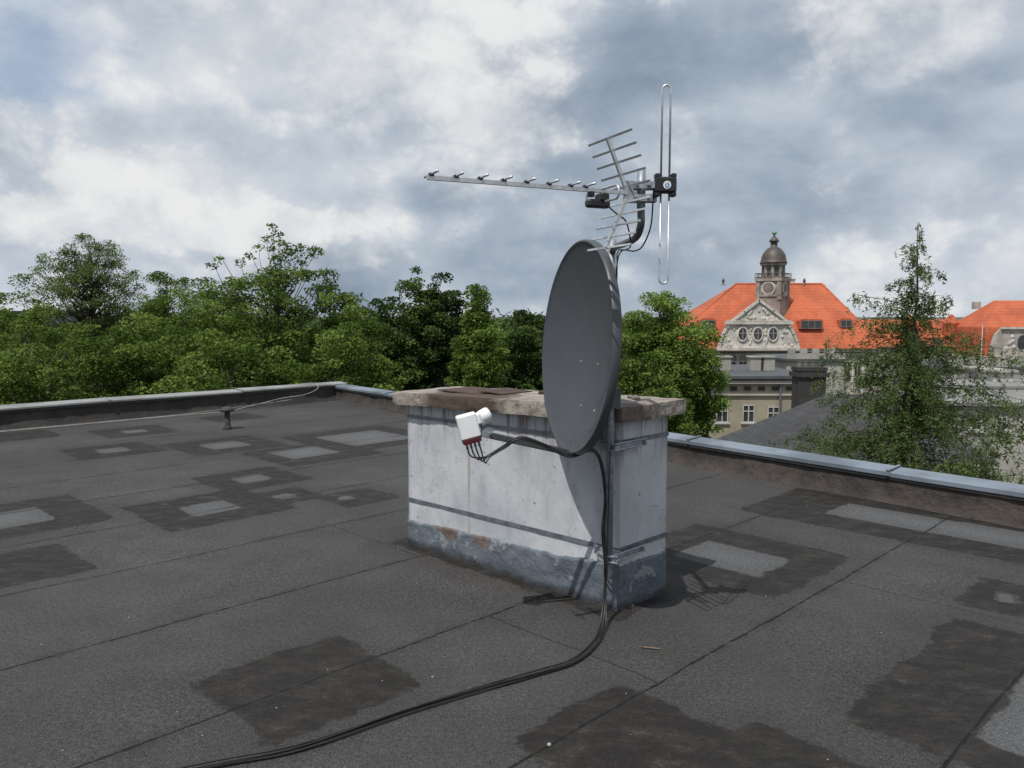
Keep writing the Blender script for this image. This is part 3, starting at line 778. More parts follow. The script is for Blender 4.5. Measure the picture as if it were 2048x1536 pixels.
x,z=XZ(60,570,33); T('round leafy tree at the back of the garden',x,33,z,-.5,2.3,150,80,.16,.5,M['leafmid'],41,lumps=.15)
ex=[(-7.2,24,4.15),(-7.05,24.1,3.95),(-7.35,24,3.8),(-7.0,24,3.7),(-5.95,24,3.5),(-6.05,24.1,3.3),(-5.8,24,3.4),(-8.8,24,3.2),(-9.0,23.9,3.0),(-7.6,24,3.55),(-6.6,24,3.4),(-8.2,24,3.1),(-6.3,23.8,3.1),(-7.25,24,3.5),(-7.9,24,3.3),(-6.8,24,3.6)]
x,z=XZ(555,510,24); T('large spreading maple with tall sparse top shoots',x,24,z,-.5,3.0,460,85,.15,.44,M['leafmid'],3,extra=ex,lumps=.14)
x,z=XZ(430,542,25); T('leafy tree merging into a larger maple',x,25,z,-.2,1.6,150,80,.15,.42,M['leaflight'],31,lumps=.2)
x,z=XZ(670,560,25); T('leafy shoulder of a spreading maple group',x,25,z,-.6,1.25,140,80,.15,.40,M['leafmid'],32,lumps=.2)
x,z=XZ(95,625,20); T('dense bright green maple close to the parapet',x,20,z,-1.4,2.4,220,90,.15,.42,M['leafmid'],4,lumps=.2)
x,z=XZ(285,608,21); T('dense leafy tree behind the parapet',x,21,z,-1.2,1.9,190,90,.15,.42,M['leafmid'],5,lumps=.2)
x,z=XZ(5,592,26); T('rounded green tree at the edge of the wood',x,26,z,-.5,1.8,120,80,.17,.45,M['leafmid'],6)
x,z=XZ(460,650,20); T('low dense green tree behind the parapet',x,20,z,-1.5,1.9,160,90,.15,.4,M['leafmid'],7)
x,z=XZ(660,640,20.5); T('low bushy tree with drooping leaves',x,20.5,z,-1.7,1.45,150,90,.15,.4,M['leafmid'],8)
x,z=XZ(868,533,36); T('tall dark chestnut with lumpy crown',x,36,z,.3,1.75,230,90,.21,.5,M['leafdark'],9,lumps=.32)
x,z=XZ(765,602,34); T('dark dense chestnut tree',x,34,z,-1.2,1.8,190,90,.21,.5,M['leafdark'],10)
x,z=XZ(955,572,29); T('pointed fresh green maple tree',x,29,z,-.6,1.3,230,90,.16,.36,M['leaflight'],11,style='cone',lumps=.2)
x,z=XZ(745,700,24); T('low mid-green tree in shade',x,24,z,-2.2,1.5,100,80,.17,.4,M['leafmid'],12)
x,z=XZ(1055,615,32); T('dark green tree partly hidden by others',x,32,z,-1.4,1.7,180,90,.19,.42,M['leafdark'],13,lumps=.15)
x,z=XZ(1175,640,30); T('dark green tree behind the dish',x,30,z,-1.2,1.5,120,80,.2,.45,M['leafdark'],14)
x,z=XZ(1325,578,23); T('bright green lime tree beside the orange roofs',x,23,z,-.2,1.5,310,80,.13,.36,M['leaflight'],15,lumps=.18)
x,z=XZ(1275,680,21); T('leafy lower tree behind the chimney',x,21,z,-1.2,1.1,130,80,.14,.34,M['leafmid'],16)
x,z=XZ(1405,670,23); T('small leafy tree in front of the beige house',x,23,z,-.6,.75,70,60,.13,.28,M['leaflight'],17,lumps=.4)
def larch(x,y,ztop,label,seed,zlow=-5,k=.56,full=1.0,zbase=-13,dens=1.0):
    rng=np.random.default_rng(seed); th=thing('larch_tree',label,'tree',(x,y,zbase))
    mb=MB(); tpz=[zbase+(ztop-zbase)*i/12 for i in range(13)]
    def tx(z): return Vector((x+.12*math.sin(z*.8),y,z))
    mb.tube([tx(z) for z in tpz],[.18*(1-i/12)**.9+.004 for i in range(13)],8)
    Pn=[];tn=[]; z=ztop-.03
    while z>zlow:
        h=ztop-z; R=(.05+k*h**.9)*full
        for _ in range(int(2+min(5,h*1.5))):
            a=rng.uniform(0,2*math.pi); L=R*rng.choice([rng.uniform(.25,.7),rng.uniform(.75,1.4)])*(1+.3*math.sin(a*2+seed+z*1.3))
            s0=tx(z+rng.uniform(-.08,.08)); d=Vector((math.cos(a),math.sin(a),0)); pts=[]
            rise=rng.uniform(.1,.6); sag=rng.uniform(.3,.9)
            for i in range(6):
                f=i/5; pts.append(s0+d*(L*f)+Vector((0,0,rise*L*f-sag*L*f*f))+Vector((rng.normal(),rng.normal(),rng.normal()))*.04*f*L)
            mb.tube(pts,[.003+.006*L*(1-i/5) for i in range(6)],3,False)
            nt_=int((4+L*50)*dens*min(1.0,.45+h*.35)); tb=rng.uniform(0,.8)
            for j in range(nt_):
                f=rng.uniform(.10,1.03); kk=min(int(f*5),4); p=pts[kk].lerp(pts[kk+1],f*5-kk)
                w=.17*L*(1-f*.6)*rng.normal()*.7
                sd=Vector((-d.y,d.x,0)); p=p+sd*w+Vector((0,0,-abs(w)*.3-abs(rng.normal())*.15*min(1,L)))
                Pn.append(p); tn.append(tb+rng.uniform(-.1,.25))
        z-=rng.uniform(.11,.20)
    Pn=np.array([tuple(p) for p in Pn]); tn=np.array(tn)
    rep=5; P=np.repeat(Pn,rep,0)+rng.normal(size=(len(Pn)*rep,3))*np.array([.022,.022,.050]); t2=np.clip(np.repeat(tn,rep),0,1)
    co,F,to=leaves(P,.075,rng,t2,.30,.1); co-=np.array([x,y,zbase])
    ob=bpy.data.objects.new('crown',fastmesh('crown',co,F,M['leaflarch'],to)); COL.objects.link(ob); ob.parent=th
    mb.done('trunk',M['bark'],th,True)
x,z=XZ(1818,452,16); larch(x,16,z,'feathery open larch with drooping branches',21,zlow=-4.2)
x,z=XZ(1990,835,13); larch(x,13,z,'low feathery larch top beyond the parapet',22,zlow=-3,k=1.0)
x,z=XZ(1680,850,14); larch(x,14,z,'small feathery conifer top beyond the parapet',23,zlow=-3,k=1.0)
rng=np.random.default_rng(5); cs=[]
for i in range(1500):
    y=rng.uniform(48,170); xx=rng.uniform(-.78,.12)*y if i<1000 else rng.uniform(.05,.95)*y
    if xx/y>.18 and y<135: y=rng.uniform(135,190); xx=rng.uniform(.1,.95)*y
    top=(.2 if xx<.15*y else -1.4)+(noise.noise((xx*.05,y*.05,2))*1.6)
    cs.append((xx,y,top-abs(rng.normal())*2.0))
cs=np.array(cs); P=np.repeat(cs,70,0); gq=rng.normal(size=P.shape)*np.array([1.5,1.5,.7]); P=P+gq
co,F,tn=leaves(P,.6,rng,np.clip(np.repeat(rng.uniform(0,.7,len(cs)),70)+rng.uniform(-.1,.3,len(P)),0,1))
ob=bpy.data.objects.new('far_wood',fastmesh('far_wood',co,F,M['leafdark'],tn)); COL.objects.link(ob); ob['kind']='stuff'
# ------------------------------------------------------------------ palace
K=.0633
def px(u): return (u-1024)*K
def pz(v): return 1.5+(630-v)*K
pal=thing('palace','ornate stone palace with orange mansard roof and sculpted gable','building',(px(1545),106,-13))
mb=MB(); mb.box(((px(1350)+px(1742))/2,107.5,(-13+pz(700))/2),(px(1742)-px(1350),14,13+pz(700))); mb.done('wall',M['stone'],pal)
mb=MB(); 
for v,h,o in((700,.5,.5),(709,.25,.3)):
    mb.box(((px(1346)+px(1746))/2,107.5,pz(v)),(px(1746)-px(1346)+o,14+2*o,h))
mb.done('cornice',M['stonelt'],pal)
def hip(ringz,mat,parent,name='roof'):
    mb=MB(); vs=[]
    for x0,x1,y0,y1,z in ringz: vs+=[(x0,y0,z),(x1,y0,z),(x1,y1,z),(x0,y1,z)]
    fs=[]
    for i in range(len(ringz)-1):
        for k in range(4):
            j=(k+1)%4; fs.append((i*4+k,i*4+j,i*4+4+j,i*4+4+k))
    fs.append(tuple(range(len(vs)-4,len(vs)))); mb.add(vs,fs); return mb.done(name,mat,parent)
rf=hip([(px(1343),px(1750),99.6,115.6,pz(697)),(px(1372),px(1737),101,114.2,pz(662)),(px(1398),px(1726),102.2,113,pz(637)),(30.2,41.9,107.5,107.8,5.6)],M['orange'],pal)
mb=MB(); mb.tube([(30.2,107.6,5.65),(41.9,107.6,5.65)],.16,8)
for e,(xx) in(((30.2,0),(px(1398))),((41.9,0),(px(1726)))): mb.tube([(e[0],107.5,5.65),(xx,102.3,pz(637))],.12,6)
mb.done('ridge',M['orange'],rf)
for xx,zz,w,h in((px(1467)+.5,6.0,.25,.9),(px(1632)+1,6.0,.25,.9),(px(1595)+2,5.4,.7,1.8),(px(1657)+2.2,4.6,.6,1.7),(px(1688)+1.5,2.8,.7,1.9),(px(1594)+.5,4.9,.4,1.0)):
    mb=MB(); 
    if w<.3: mb.lathe((xx,107.5,zz-.5),[(.25,0),(.10,.3),(.20,.5),(.18,.7),(.04,.95)],8); mb.done('finial',M['domem'],rf)
    else: mb.box((xx,108.5,zz),(w,w,h)); mb.box((xx,108.5,zz+h/2+.06),(w+.2,w+.2,.12)); mb.done('roof_chimney',M['stonelt'],rf)
def dormer(u0,u1,v0,v1,y,par):
    x0,x1,z0,z1=px(u0),px(u1),pz(v1),pz(v0)
    mb=MB(); mb.prism([(x0-.25,z0-.1),(x1+.25,z0-.1),(x1+.25,z1),(x1-.1,z1+.25),(x0+.1,z1+.25),(x0-.25,z1)],y,y+3.2); d_=mb.done('dormer',M['orange'],par)
    mb=MB(); mb.box(((x0+x1)/2,y-.02,(z0+z1)/2),(x1-x0,.08,z1-z0)); w=mb.done('window',M['glass'],d_)
    mb=MB(); k=max(2,int((x1-x0)/.7))
    for i in range(k+1): mb.box((x0+(x1-x0)*i/k,y-.09,(z0+z1)/2),(.08,.06,z1-z0))
    for zz_ in(z0,z1): mb.box(((x0+x1)/2,y-.09,zz_),(x1-x0+.1,.07,.1))
    mb.done('frame',M['stonedk'],w)
dormer(1605,1645,642,657,100.7,rf); dormer(1404,1430,641,658,100.5,rf); dormer(1688,1708,641,654,101.2,rf)
cx=px(1509)
def gx(u): return cx+(u-1509)*K
outl=[(1431,698),(1434,684),(1439,668),(1446,655),(1452,646),(1480,624),(1509,601),(1538,622),(1566,644),(1573,655),(1580,668),(1586,684),(1589,698)]
gp=[(gx(u),pz(v)) for u,v in outl]
big=[(cx+(a-cx)*1.03,pz(698)+(b-pz(698))*1.035) for a,b in gp]
mb=MB(); mb.prism(list(reversed(big)),99.0,107.5); mb.done('gable_roof',M['orange'],pal)
mb=MB(); mb.prism(list(reversed(gp)),98.7,99.4); gb=mb.done('gable',M['stonelt'],pal,label='sculpted stone gable')
mb=MB()
for a,b in zip(gp[:-1],gp[1:]): 
    p,q=Vector((a[0],98.62,a[1])),Vector((b[0],98.62,b[1])); d=(q-p); mb.box((p+q)/2,(d.length+.1,.3,.32),(d.normalized(),Vector((0,1,0)),d.normalized().cross(Vector((0,1,0)))))
mb.box((cx,98.55,pz(646)),(8.6,.4,.30)); mb.box((cx,98.6,pz(642)),(8.2,.3,.14))
mb.box((cx,98.5,pz(697)),(10.4,.5,.35))
mb.done('moulding',M['stonelt'],gb)
rngr=random.Random(3)
mb=MB()
def lump(x,z,r,y=98.6,sx=1,sz=1):
    mb.lathe((x,y+.1,z),[(r*.9,0),(r*1.0,.05),(r*.7,.10),(r*.2,.13)],8,(Vector((sx,0,0)),Vector((0,0,sz)),Vector((0,-1,0))))
for i in range(22):
    u=rngr.uniform(1470,1548); lim=601+abs(u-1509)*.78+10
    if lim<640: lump(px(u),pz(rngr.uniform(lim,640)),rngr.uniform(.12,.26),sz=rngr.uniform(.8,1.6))
for i in range(36):
    u=rngr.choice([rngr.uniform(1442,1464),rngr.uniform(1554,1578),rngr.uniform(1490,1496),rngr.uniform(1521,1526)]); lump(px(u),pz(rngr.uniform(658,692)),rngr.uniform(.12,.26),sz=rngr.uniform(.8,1.8))
for u in(1478,1508,1538): lump(px(u),pz(651),.24); 
mb.done('relief_sculpture',M['stonelt'],gb,True)
for u in(1478,1508,1538):
    X3=(Vector((1,0,0)),Vector((0,0,1.45)),Vector((0,-1,0)))
    mb=MB(); mb.lathe((px(u),98.75,pz(668)),[(.68,0),(.70,.18),(.60,.26),(.50,.20),(.50,.1)],20,X3); s_=mb.done('window',M['stonelt'],gb,True)
    mb=MB(); mb.lathe((px(u),98.6,pz(668)),[(.50,0),(.50,.07)],20,X3); pn=mb.done('pane',M['glass'],s_)
    mb=MB(); mb.box((px(u),98.5,pz(668)),(.05,.04,1.3)); mb.box((px(u),98.5,pz(666)),(.9,.045,.05)); mb.done('glazing_bar',M['frame'],s_)
for u in range(1362,1740,21):
    mb=MB(); mb.box((px(u+10),100.38,-6.2),(.35,.3,5.5)); mb.box((px(u+10),100.33,-3.6),(.55,.36,.3)); mb.done('pilaster',M['stonelt'],pal)
    mb=MB(); mb.box((px(u),100.46,-5.4),(.8,.1,1.9)); w=mb.done('window',M['glass'],pal)
    mb=MB()
    for dx in(-.42,0,.42): mb.box((px(u)+dx,100.38,-5.4),(.07,.08,1.95))
    mb.box((px(u),100.37,-4.4),(1.1,.2,.15)); mb.box((px(u),100.37,-6.4),(1.1,.2,.12)); mb.done('frame',M['stonelt'],w)
tc=Vector((px(1546)+.8,103.2,0)); k=.0652
def tz(v): return 1.5+(630-v)*k
tw=MB()
ax1=Vector((math.cos(math.radians(-38)),math.sin(math.radians(-38)),0)); ax2=Vector((-ax1.y,ax1.x,0))
tw.box(tc+UP*((tz(640)+tz(560))/2),(3.0,3.0,tz(560)-tz(640)),(ax1,ax2,UP))
tw.box(tc+UP*tz(592),(3.3,3.3,.25),(ax1,ax2,UP)); tw.box(tc+UP*tz(561),(3.5,3.5,.35),(ax1,ax2,UP))
for s1 in(-1,1):
    for s2 in(-1,1): tw.box(tc+ax1*s1*1.4+ax2*s2*1.4+UP*((tz(600)+tz(563))/2),(.5,.5,tz(563)-tz(600)),(ax1,ax2,UP))
tower=tw.done('clock_tower',M['towerst'],pal,label='stone clock tower with bell-shaped copper dome')
mb=MB(); mb.lathe(tc+UP*tz(560),[(1.45,0),(1.45,.25),(1.25,.3),(1.25,1.75),(1.62,1.8),(1.66,2.05),(1.45,2.1)],8,a0=math.radians(22)); 
for i in range(8):
    a=math.radians(22+45*i); mb.box(tc+UP*(tz(560)+1.0)+Vector((math.cos(a),math.sin(a),0))*1.28,(.28,.28,1.6))
mb.done('lantern',M['towerst'],tower)
for i in range(8):
    a=math.radians(44.5+45*i); o=Vector((math.cos(a),math.sin(a),0)); t=Vector((-o.y,o.x,0))
    mb=MB(); mb.box(tc+UP*(tz(560)+1.05)+o*1.17,(.46,.06,1.15),(t,o,UP)); mb.done('lantern_opening',M['glass'],tower)
mb=MB()
for s1,s2 in((ax1,ax2),(ax2,ax1)):
    for sg in(-1,1):
        for z in(.25,.75): mb.tube([tc+s1*sg*1.75-s2*1.75+UP*(tz(560)+z),tc+s1*sg*1.75+s2*1.75+UP*(tz(560)+z)],.045,5)
        for q in range(9): p=tc+s1*sg*1.75+s2*(-1.75+3.5*q/8); mb.tube([p+UP*(tz(560)+.05),p+UP*(tz(560)+.8)],.03,4)
mb.done('balustrade',M['domem'],tower)
mb=MB(); mb.lathe(tc,[(1.76,tz(528)),(1.66,tz(526)),(1.56,tz(520)),(1.47,tz(513)),(1.24,tz(506)),(.90,tz(500)),(.64,tz(497)),(.42,tz(496.5)),(.42,tz(487)),(.64,tz(486)),(.56,tz(482)),(.32,tz(478)),(.14,tz(475)),(.10,tz(472))],16); dm=mb.done('dome',M['domem'],tower,True)
mb=MB(); mb.lathe(tc,[(.06,tz(474)),(.1,tz(472)),(.32,tz(470)),(.32,tz(467)),(.12,tz(465)),(.05,tz(463))],10); mb.done('finial',M['verdigris'],dm,True)
for o,t in((-ax2,ax1),(ax1,ax2),(-ax1,ax2)):
    fc=tc+o*1.51+UP*tz(578)
    mb=MB(); mb.lathe(fc,[(.90,0),(.90,.14),(.74,.18),(.68,.1)],24,(t,UP,o)); cl=mb.done('clock',M['stonelt'],tower)
    mb=MB(); mb.lathe(fc+o*.1,[(.68,0),(.68,.03)],24,(t,UP,o)); mb.done('clock_face',M['stonedk'],cl)
    mb=MB()
    for q in range(12):
        a=q*math.pi/6; dd=t*math.cos(a)+UP*math.sin(a); mb.box(fc+o*.15+dd*.57,(.14,.05,.03),(dd,dd.cross(o),o))
    mb.box(fc+o*.17+UP*.22,(.06,.46,.03),(t,UP,o)); mb.box(fc+o*.17+t*.15,(.34,.07,.033),(t,UP,o)); mb.done('clock_hands',M['palewall'],cl)
wing=thing('palace_wing','stone wing with long orange tiled roof','building',(px(1960),112,-13))
mb=MB(); mb.box((px(1900),112,-7.9),(px(2010)-px(1790),10,10.2)); mb.done('wall',M['stone'],wing)
wr=hip([(px(1755),px(2020),106.5,117.5,-2.8),(px(1800),px(1985),111.5,112.5,pz(635)-.3)],M['orange'],wing)
dormer(1925,1945,683,693,107.2,wr); 
for u in(1895,1985):
    mb=MB(); mb.lathe((px(u)-1,108,-1.5),[(.9,0),(.95,1.2),(1.1,1.9),(.6,2.6),(.1,3.1)],8); mb.done('turret',M['orange'],wing)
pav=thing('stone_pavilion','grey stone pavilion with gabled front and orange hipped roof','building',(px(2040),100,-13))
mb=MB(); mb.box((px(2075),105,-8),(px(2180)-px(1972),9,10)); mb.done('wall',M['stone'],pav)
pr=hip([(px(1968),px(2185),99.8,110,pz(713)),(px(1975),px(2178),100.6,109.2,pz(655)),(px(2035),px(2110),104.5,105.5,pz(600))],M['orange'],pav)
gg=[(px(1974),pz(715)),(px(1976),pz(690)),(px(1983),pz(668)),(px(1996),pz(655)),(px(2075),pz(655)),(px(2090),pz(668)),(px(2098),pz(690)),(px(2100),pz(715))]
mb=MB(); mb.prism(list(reversed(gg)),99.2,99.7); g2=mb.done('gable',M['stone'],pav)
mb=MB(); mb.box((px(2036),99.1,pz(714)),(8.6,.5,.35)); mb.box((px(2036),99.1,pz(656)),(5.6,.4,.25)); 
for i in range(18): mb.lathe((px(rngr.uniform(2000,2070)),99.25,pz(rngr.uniform(664,700))),[(.3,0),(.25,.12),(.1,.18)],7,(Vector((1,0,0)),UP,Vector((0,-1,0))))
mb.done('moulding',M['stonelt'],g2)
mb=MB(); mb.lathe((px(2035),99.1,pz(683)),[(.62,0),(.62,.08)],18,(Vector((1,0,0)),Vector((0,0,1.35)),Vector((0,-1,0)))); mb.done('window',M['glass'],g2)
mb=MB(); mb.box((px(2022),108,pz(613)+.2),(.8,.8,1.0)); mb.done('roof_chimney',M['stone'],pr)
lo=thing('tiled_house','house with orange tiled roof half hidden by trees','house',(px(1280)*.9,95,-13))
x0,x1=(1235-1024)/1580*95,(1370-1024)/1580*95
mb=MB(); mb.box(((x0+x1)/2,98,-8.5),(x1-x0,8,9)); mb.done('wall',M['stone'],lo)
hip([(x0-.4,x1+.4,93.5,102.5,-4),(x0+2,x1-1,97.5,98.5,1.5-32*.06)],M['orange'],lo)
# ------------------------------------------------------------------ mid-distance buildings
def bld(name,label,u0,u1,vtop,y,depth,wall,roof,zb=-13,wins=(),cren=False,eave=.25):
    kk=y/1580; x0,x1=(u0-1024)*kk,(u1-1024)*kk; zt_=1.5+(630-vtop)*kk
    e=thing(name,label,'building',((x0+x1)/2,y+depth/2,zb))
    mb=MB(); mb.box(((x0+x1)/2,y+depth/2,(zb+zt_)/2),(x1-x0,depth,zt_-zb)); w=mb.done('wall',wall,e)
    mb=MB(); mb.box(((x0+x1)/2,y+depth/2,zt_+.1),(x1-x0+2*eave,depth+2*eave,.2)); mb.done('roof',roof,e)
    if cren:
        mb=MB(); n=int((x1-x0)/1.1)
        mb.box(((x0+x1)/2,y-.05,zt_+.45),(x1-x0,.2,.5))
        for i in range(n): mb.box((x0+.4+1.1*i,y-.05,zt_+.9),(.6,.22,.45))
        mb.done('battlement',wall,e)
    for (uc,vc,wu,hv) in wins:
        cxw,czw=(uc-1024)*kk,1.5+(630-vc)*kk; ww,hh=wu*kk,hv*kk
        mb=MB(); mb.box((cxw,y+.02,czw),(ww,.10,hh)); g=mb.done('window',M['glass'],e)
        mb=MB(); t=.07
        for dx in(-ww/2,0,ww/2): mb.box((cxw+dx,y-.05,czw),(t,.07,hh+t))
        for dz in(-hh/2,hh*.15,hh/2): mb.box((cxw,y-.055,czw+dz),(ww+t,.062,t))
        mb.box((cxw,y-.08,czw-hh/2-.08),(ww+.3,.14,.12)); mb.done('frame',M['frame'],g)
    return e
b1=bld('beige_house','beige rendered house with flat grey roof and small windows',1378,1622,757,55,12,M['beige'],M['flatgrey'],wins=[(1447,828,22,34),(1500,828,22,34),(1550,832,22,34),(1598,832,20,34)],eave=.5)
kk=55/1580
for u in range(1385,1620,28):
    mb=MB(); mb.box(((u-1024)*kk,54.96,1.5+(630-777)*kk),(.45,.1,.28)); mb.done('attic_vent',M['glass'],b1)
mb=MB(); mb.box(((1500-1024)*kk,54.9,1.5+(630-790)*kk),(244*kk,.12,.10)); mb.done('string_course',M['palewall'],b1)
mb=MB(); mb.box(((1500-1024)*kk,54.8,1.5+(630-764)*kk),(246*kk,.3,.22)); mb.done('cornice',M['palewall'],b1)
mb=MB(); mb.tube([((1562-1024)*kk,54.85,-3.2),((1562-1024)*kk,54.85,-12.5)],.07,6); mb.done('downpipe',M['galvband'],b1)
for u in(1420,1465,1530,1560):
    mb=MB(); mb.box(((u-1024)*kk+.8,60,-2.2),(.8,.8,1.0)); mb.box(((u-1024)*kk+.8,60,-1.66),(1.0,1.0,.1)); mb.done('roof_chimney',M['palewall'],b1)
bld('battlemented_annex','pale annex with battlemented parapet',1574,1690,722,72,9,M['palewall'],M['flatgrey'],cren=True)
sd_=thing('small_satellite_dish','small pale satellite dish on a distant roof','satellite dish',((1664-1024)/1580*71,71,-2))
mb=MB(); p=Vector(((1664-1024)/1580*71,71,1.5+(630-702)/1580*71)); mb.lathe(p,[(.02,0),(.2,.03),(.30,.09),(.30,.11),(.2,.06),(.02,.03)],16,(Vector((.9,.43,0)),UP,Vector((.43,-.9,0)))); mb.done('reflector',M['frame'],sd_,True)
mb=MB(); mb.tube([p,p-UP*1.5],.04,6); mb.done('mast',M['galvband'],sd_)
dk=thing('brick_stack','sooty brick chimney stack with corbelled top','chimney',((1634-1024)/1580*42,43,-6))
kx=42/1580; xa,xb=(1606-1024)*kx,(1662-1024)*kx; zt1=1.5+(630-738)*kx
mb=MB(); mb.box(((xa+xb)/2,43,zt1-2.4),(xb-xa,1.0,4.6)); mb.done('shaft',M['dbrick'],dk)
mb=MB(); mb.box(((xa+xb)/2,43,zt1-.35),(xb-xa+.25,1.25,.25)); mb.box(((xa+xb)/2,43,zt1-.05),(xb-xa+.1,1.1,.2))
mb.done('corbel',M['dbrick'],dk)
for i in range(4):
    mb=MB(); mb.lathe((xa+.2+i*(xb-xa-.4)/3,43,zt1+.04),[(.13,0),(.12,.25),(.15,.3)],8); mb.done('chimney_pot',M['stonedk'],dk)
th_=thing('tiled_roof_house','house with steep dark grey tiled roof','house',(14,37,-13))
mb=MB(); mb.box((15.6,37,-9),(9.4,5.4,8)); mb.done('wall',M['bldwall'],th_)
dr_=hip([(10.3,21.3,34,40.4,-5.0),(14.9,17.8,36.9,37.3,-2.25)],M['slate'],th_)
bld('pale_terrace','low pale building with layered flat roofs',1915,2300,812,44,7,M['palewall'],M['paleroof'],wins=[(1960,848,20,26),(2010,848,20,26)],eave=.35)
bld('grey_roofed_block','grey flat-roofed block with pale parapet',1880,2300,778,58,6,M['palewall'],M['paleroof'])
bld('battlemented_block','pale block with battlemented parapet',1885,2250,738,70,9,M['palewall'],M['flatgrey'],cren=True)
bld('white_stair_head','small white rooftop stair head',1990,2030,745,62,4,M['frame'],M['palewall'])
sk=thing('glass_skylight','small hipped glass skylight on a flat roof','skylight',((1915-1024)/1580*74,75,-3))
kx=74/1580; hip([((1888-1024)*kx,(1948-1024)*kx,74,77,1.5-98*kx),((1902-1024)*kx,(1934-1024)*kx,75.3,75.7,1.5-80*kx)],M['glass'],sk,'glazing')
mb=MB()
for u in range(1890,1948,8): mb.tube([((u-1024)*kx,73.97,1.5-98*kx),((1902+(u-1888)*.53-1024)*kx,75.27,1.5-80*kx+.03)],.05,4)
mb.done('glazing_bars',M['frame'],sk)
bld('grey_office_block','plain grey block half hidden by trees',-60,24,627,62,10,M['greybld'],M['flatgrey'],wins=[(8,668,18,10),(8,690,18,10),(8,645,18,10)])
xx=(1963-1024)/1580*85
fp=thing('flagpole','thin pale flagpole on a roof','flagpole',(xx,85,-8)); mb=MB(); mb.tube([(xx,85,-8),(xx,85,.4)],[.07,.03],6); mb.done('pole',M['whitepl'],fp); mb=MB(); mb.lathe((xx,85,.4),[(.05,0),(.08,.06),(.03,.12)],8); mb.done('ball',M['galv'],fp)
# ------------------------------------------------------------------ world
w=bpy.data.worlds.new('World'); scene.world=w; w.use_nodes=True
nt=NT(w); nt.n.clear()
out=nt.new('ShaderNodeOutputWorld')
SD=Vector((-.31,-.50,1.0)).normalized()
sky=nt.new('ShaderNodeTexSky',sky_type='NISHITA'); sky.sun_disc=False
sky.sun_elevation=math.asin(SD.z); sky.sun_rotation=math.atan2(SD.x,SD.y); sky.dust_density=3.0
bg1=nt.new('ShaderNodeBackground'); nt.link(sky.outputs[0],bg1.inputs[0]); bg1.inputs[1].default_value=.14
tcn=nt.new('ShaderNodeTexCoord'); D=tcn.outputs['Generated']
def dirv(u,v):
    p=math.radians(-5); xc=(u-1024)/1580; yc=(768-v)/1580
    d=Vector((xc,math.cos(p)-yc*math.sin(p),math.sin(p)+yc*math.cos(p))); return d.normalized()
wn=nt.new('ShaderNodeTexNoise'); nt.link(D,wn.inputs['Vector']); wn.inputs['Scale'].default_value=11; wn.inputs['Detail'].default_value=2
wv=nt.vmath('SCALE',nt.vmath('SUBTRACT',wn.outputs['Color'],(.5,.5,.5))); wv.node.inputs[3].default_value=.030
Dw=nt.vmath('ADD',D,wv)
Dv=nt.mapv(Dw,(1,1,1.35))
Dl=nt.mapv(Dw,(1,1,2.6),loc=(3.1,0,1.7))
vo=nt.new('ShaderNodeTexVoronoi'); vo.feature='F1'; nt.link(Dv,vo.inputs['Vector']); vo.inputs['Scale'].default_value=15
vo.inputs['Detail'].default_value=3; vo.inputs['Roughness'].default_value=.62; vo.inputs['Lacunarity'].default_value=2.2; vo.normalize=True
pf=nt.math('SUBTRACT',1.0,vo.outputs['Distance'])
n_lo=nt.noise(Dv,3.6,2,.5); n_up=nt.noise(nt.mapv(Dw,(1,1,1.35),loc=(.014,0,.045)),3.6,2,.5)
n_hi=nt.noise(Dv,11,6,.55)
lay=nt.noise(Dl,2.3,7,.56)
def blobs(lst):
    t=None
    for u,v,ru,rv,amp in lst:
        c=dirv(u,v); a=nt.vmath('SUBTRACT',D,tuple(c))
        ln=nt.vmath('LENGTH',nt.vmath('MULTIPLY',a,(1580/ru,1580/ru,1580/rv)))
        o=nt.ss(ln,0,1.0,amp,0); t=o if t is None else nt.math('ADD',t,o)
    return t
mass=blobs([(440,110,380,210,.17),(780,130,320,170,.14),(60,270,260,90,.07),(330,390,240,130,.33),(520,450,200,75,.22),(40,440,140,70,.15),(765,430,120,50,.13),(1040,250,190,100,.08),(1770,110,220,110,.13),(1950,60,150,80,.06)])
dark=blobs([(1230,140,430,150,.18),(1950,220,360,140,.24),(420,255,260,55,.08),(1650,400,650,190,.20),(950,560,900,90,.10)])
holes=blobs([(90,70,430,170,.34),(60,190,260,70,.14),(700,500,500,60,.12)])
fieldv=nt.math('ADD',nt.math('MULTIPLY',n_lo,.55),nt.math('ADD',nt.math('MULTIPLY',pf,.30),nt.math('MULTIPLY',n_hi,.30)))
cumv=nt.math('ADD',fieldv,nt.math('MULTIPLY',nt.math('SUBTRACT',mass,nt.math('MULTIPLY',dark,.6)),.85))
lowm=blobs([(330,400,420,190,1.0)])
cumh=nt.ss(cumv,.675,.715)           # crisp heaps
cums=nt.ss(cumv,.620,.760)           # soft layered masses
cum=nt.math('ADD',nt.math('MULTIPLY',cumh,lowm),nt.math('MULTIPLY',cums,nt.math('SUBTRACT',1.0,lowm)))
cumsoft=nt.ss(cumv,.56,.72)
relief=nt.math('MULTIPLY',nt.math('SUBTRACT',n_lo,n_up),4.0)
lit=nt.math('ADD',nt.math('ADD',.60,relief),nt.math('ADD',nt.math('MULTIPLY',nt.math('SUBTRACT',n_hi,.5),1.7),nt.math('MULTIPLY',nt.math('SUBTRACT',pf,.66),1.8)),clamp=True)
lv=nt.math('ADD',nt.math('ADD',.53,nt.math('MULTIPLY',nt.math('SUBTRACT',lay,.5),1.4)),nt.math('MULTIPLY',nt.math('SUBTRACT',n_hi,.5),.45))
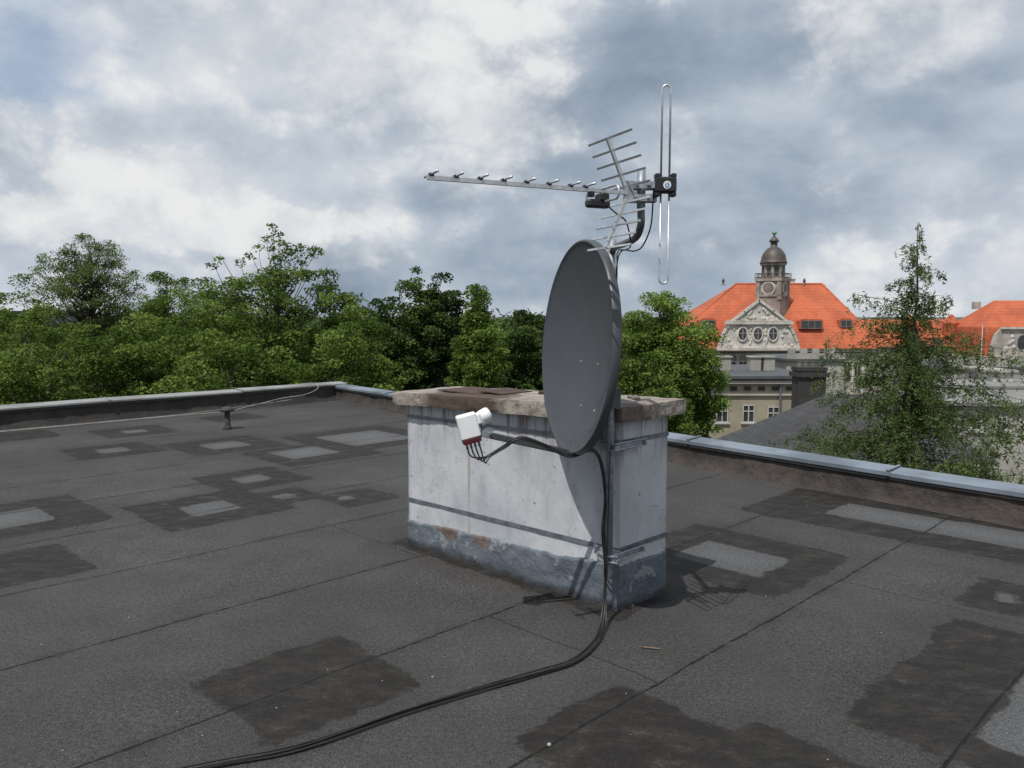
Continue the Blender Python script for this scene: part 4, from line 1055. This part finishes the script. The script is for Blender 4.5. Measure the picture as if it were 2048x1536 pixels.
lv=nt.math('SUBTRACT',nt.math('ADD',lv,nt.math('ADD',nt.math('MULTIPLY',relief,.30),nt.math('MULTIPLY',mass,.5))),dark)
ramp=nt.new('ShaderNodeValToRGB'); nt.link(lv,ramp.inputs[0]); cr=ramp.color_ramp
cr.elements[0].position=.10; cr.elements[0].color=(.235,.295,.375,1)
cr.elements[1].position=.95; cr.elements[1].color=(.74,.765,.795,1)
for p_,c_ in((.33,(.335,.40,.485,1)),(.52,(.465,.53,.61,1)),(.72,(.61,.66,.72,1))):
    e=cr.elements.new(p_); e.color=c_
ccol=nt.mix(lit,(.48,.535,.605),(.87,.865,.855))
layc=nt.mix(nt.math('MULTIPLY',cumsoft,.35),ramp.outputs[0],(.64,.68,.73))
allc=nt.mix(nt.math('MULTIPLY',cum,.80),layc,ccol)
bg2=nt.new('ShaderNodeBackground'); nt.link(allc,bg2.inputs[0]); bg2.inputs[1].default_value=1.0
cov=nt.math('SUBTRACT',nt.math('ADD',nt.math('MULTIPLY',lay,.5),nt.math('ADD',nt.math('MULTIPLY',n_hi,.4),mass)),holes)
fac=nt.math('MAXIMUM',nt.ss(cov,.10,.36,.3,1),cum)
mx=nt.new('ShaderNodeMixShader'); nt.link(fac,mx.inputs[0]); nt.link(bg1.outputs[0],mx.inputs[1]); nt.link(bg2.outputs[0],mx.inputs[2]); nt.link(mx.outputs[0],out.inputs[0])
w.cycles.sampling_method='NONE'
# ------------------------------------------------------------------ sun & camera
sl=bpy.data.lights.new('sun','SUN'); sl.energy=3.7; sl.angle=math.radians(.5); sl.color=(1,.97,.92)
so=bpy.data.objects.new('sun',sl); COL.objects.link(so); so.location=(-10,-15,30)
so.rotation_euler=(-SD).to_track_quat('-Z','Y').to_euler()
cd=bpy.data.cameras.new('camera'); cd.sensor_width=36; cd.lens=27.77; cd.clip_end=8000; cd.clip_start=.05
co_=bpy.data.objects.new('camera',cd); COL.objects.link(co_); co_.location=(0,0,1.5); co_.rotation_euler=(math.radians(85),0,0)
scene.camera=co_
scene.view_settings.view_transform='Standard'; scene.view_settings.look='None'; scene.view_settings.exposure=0
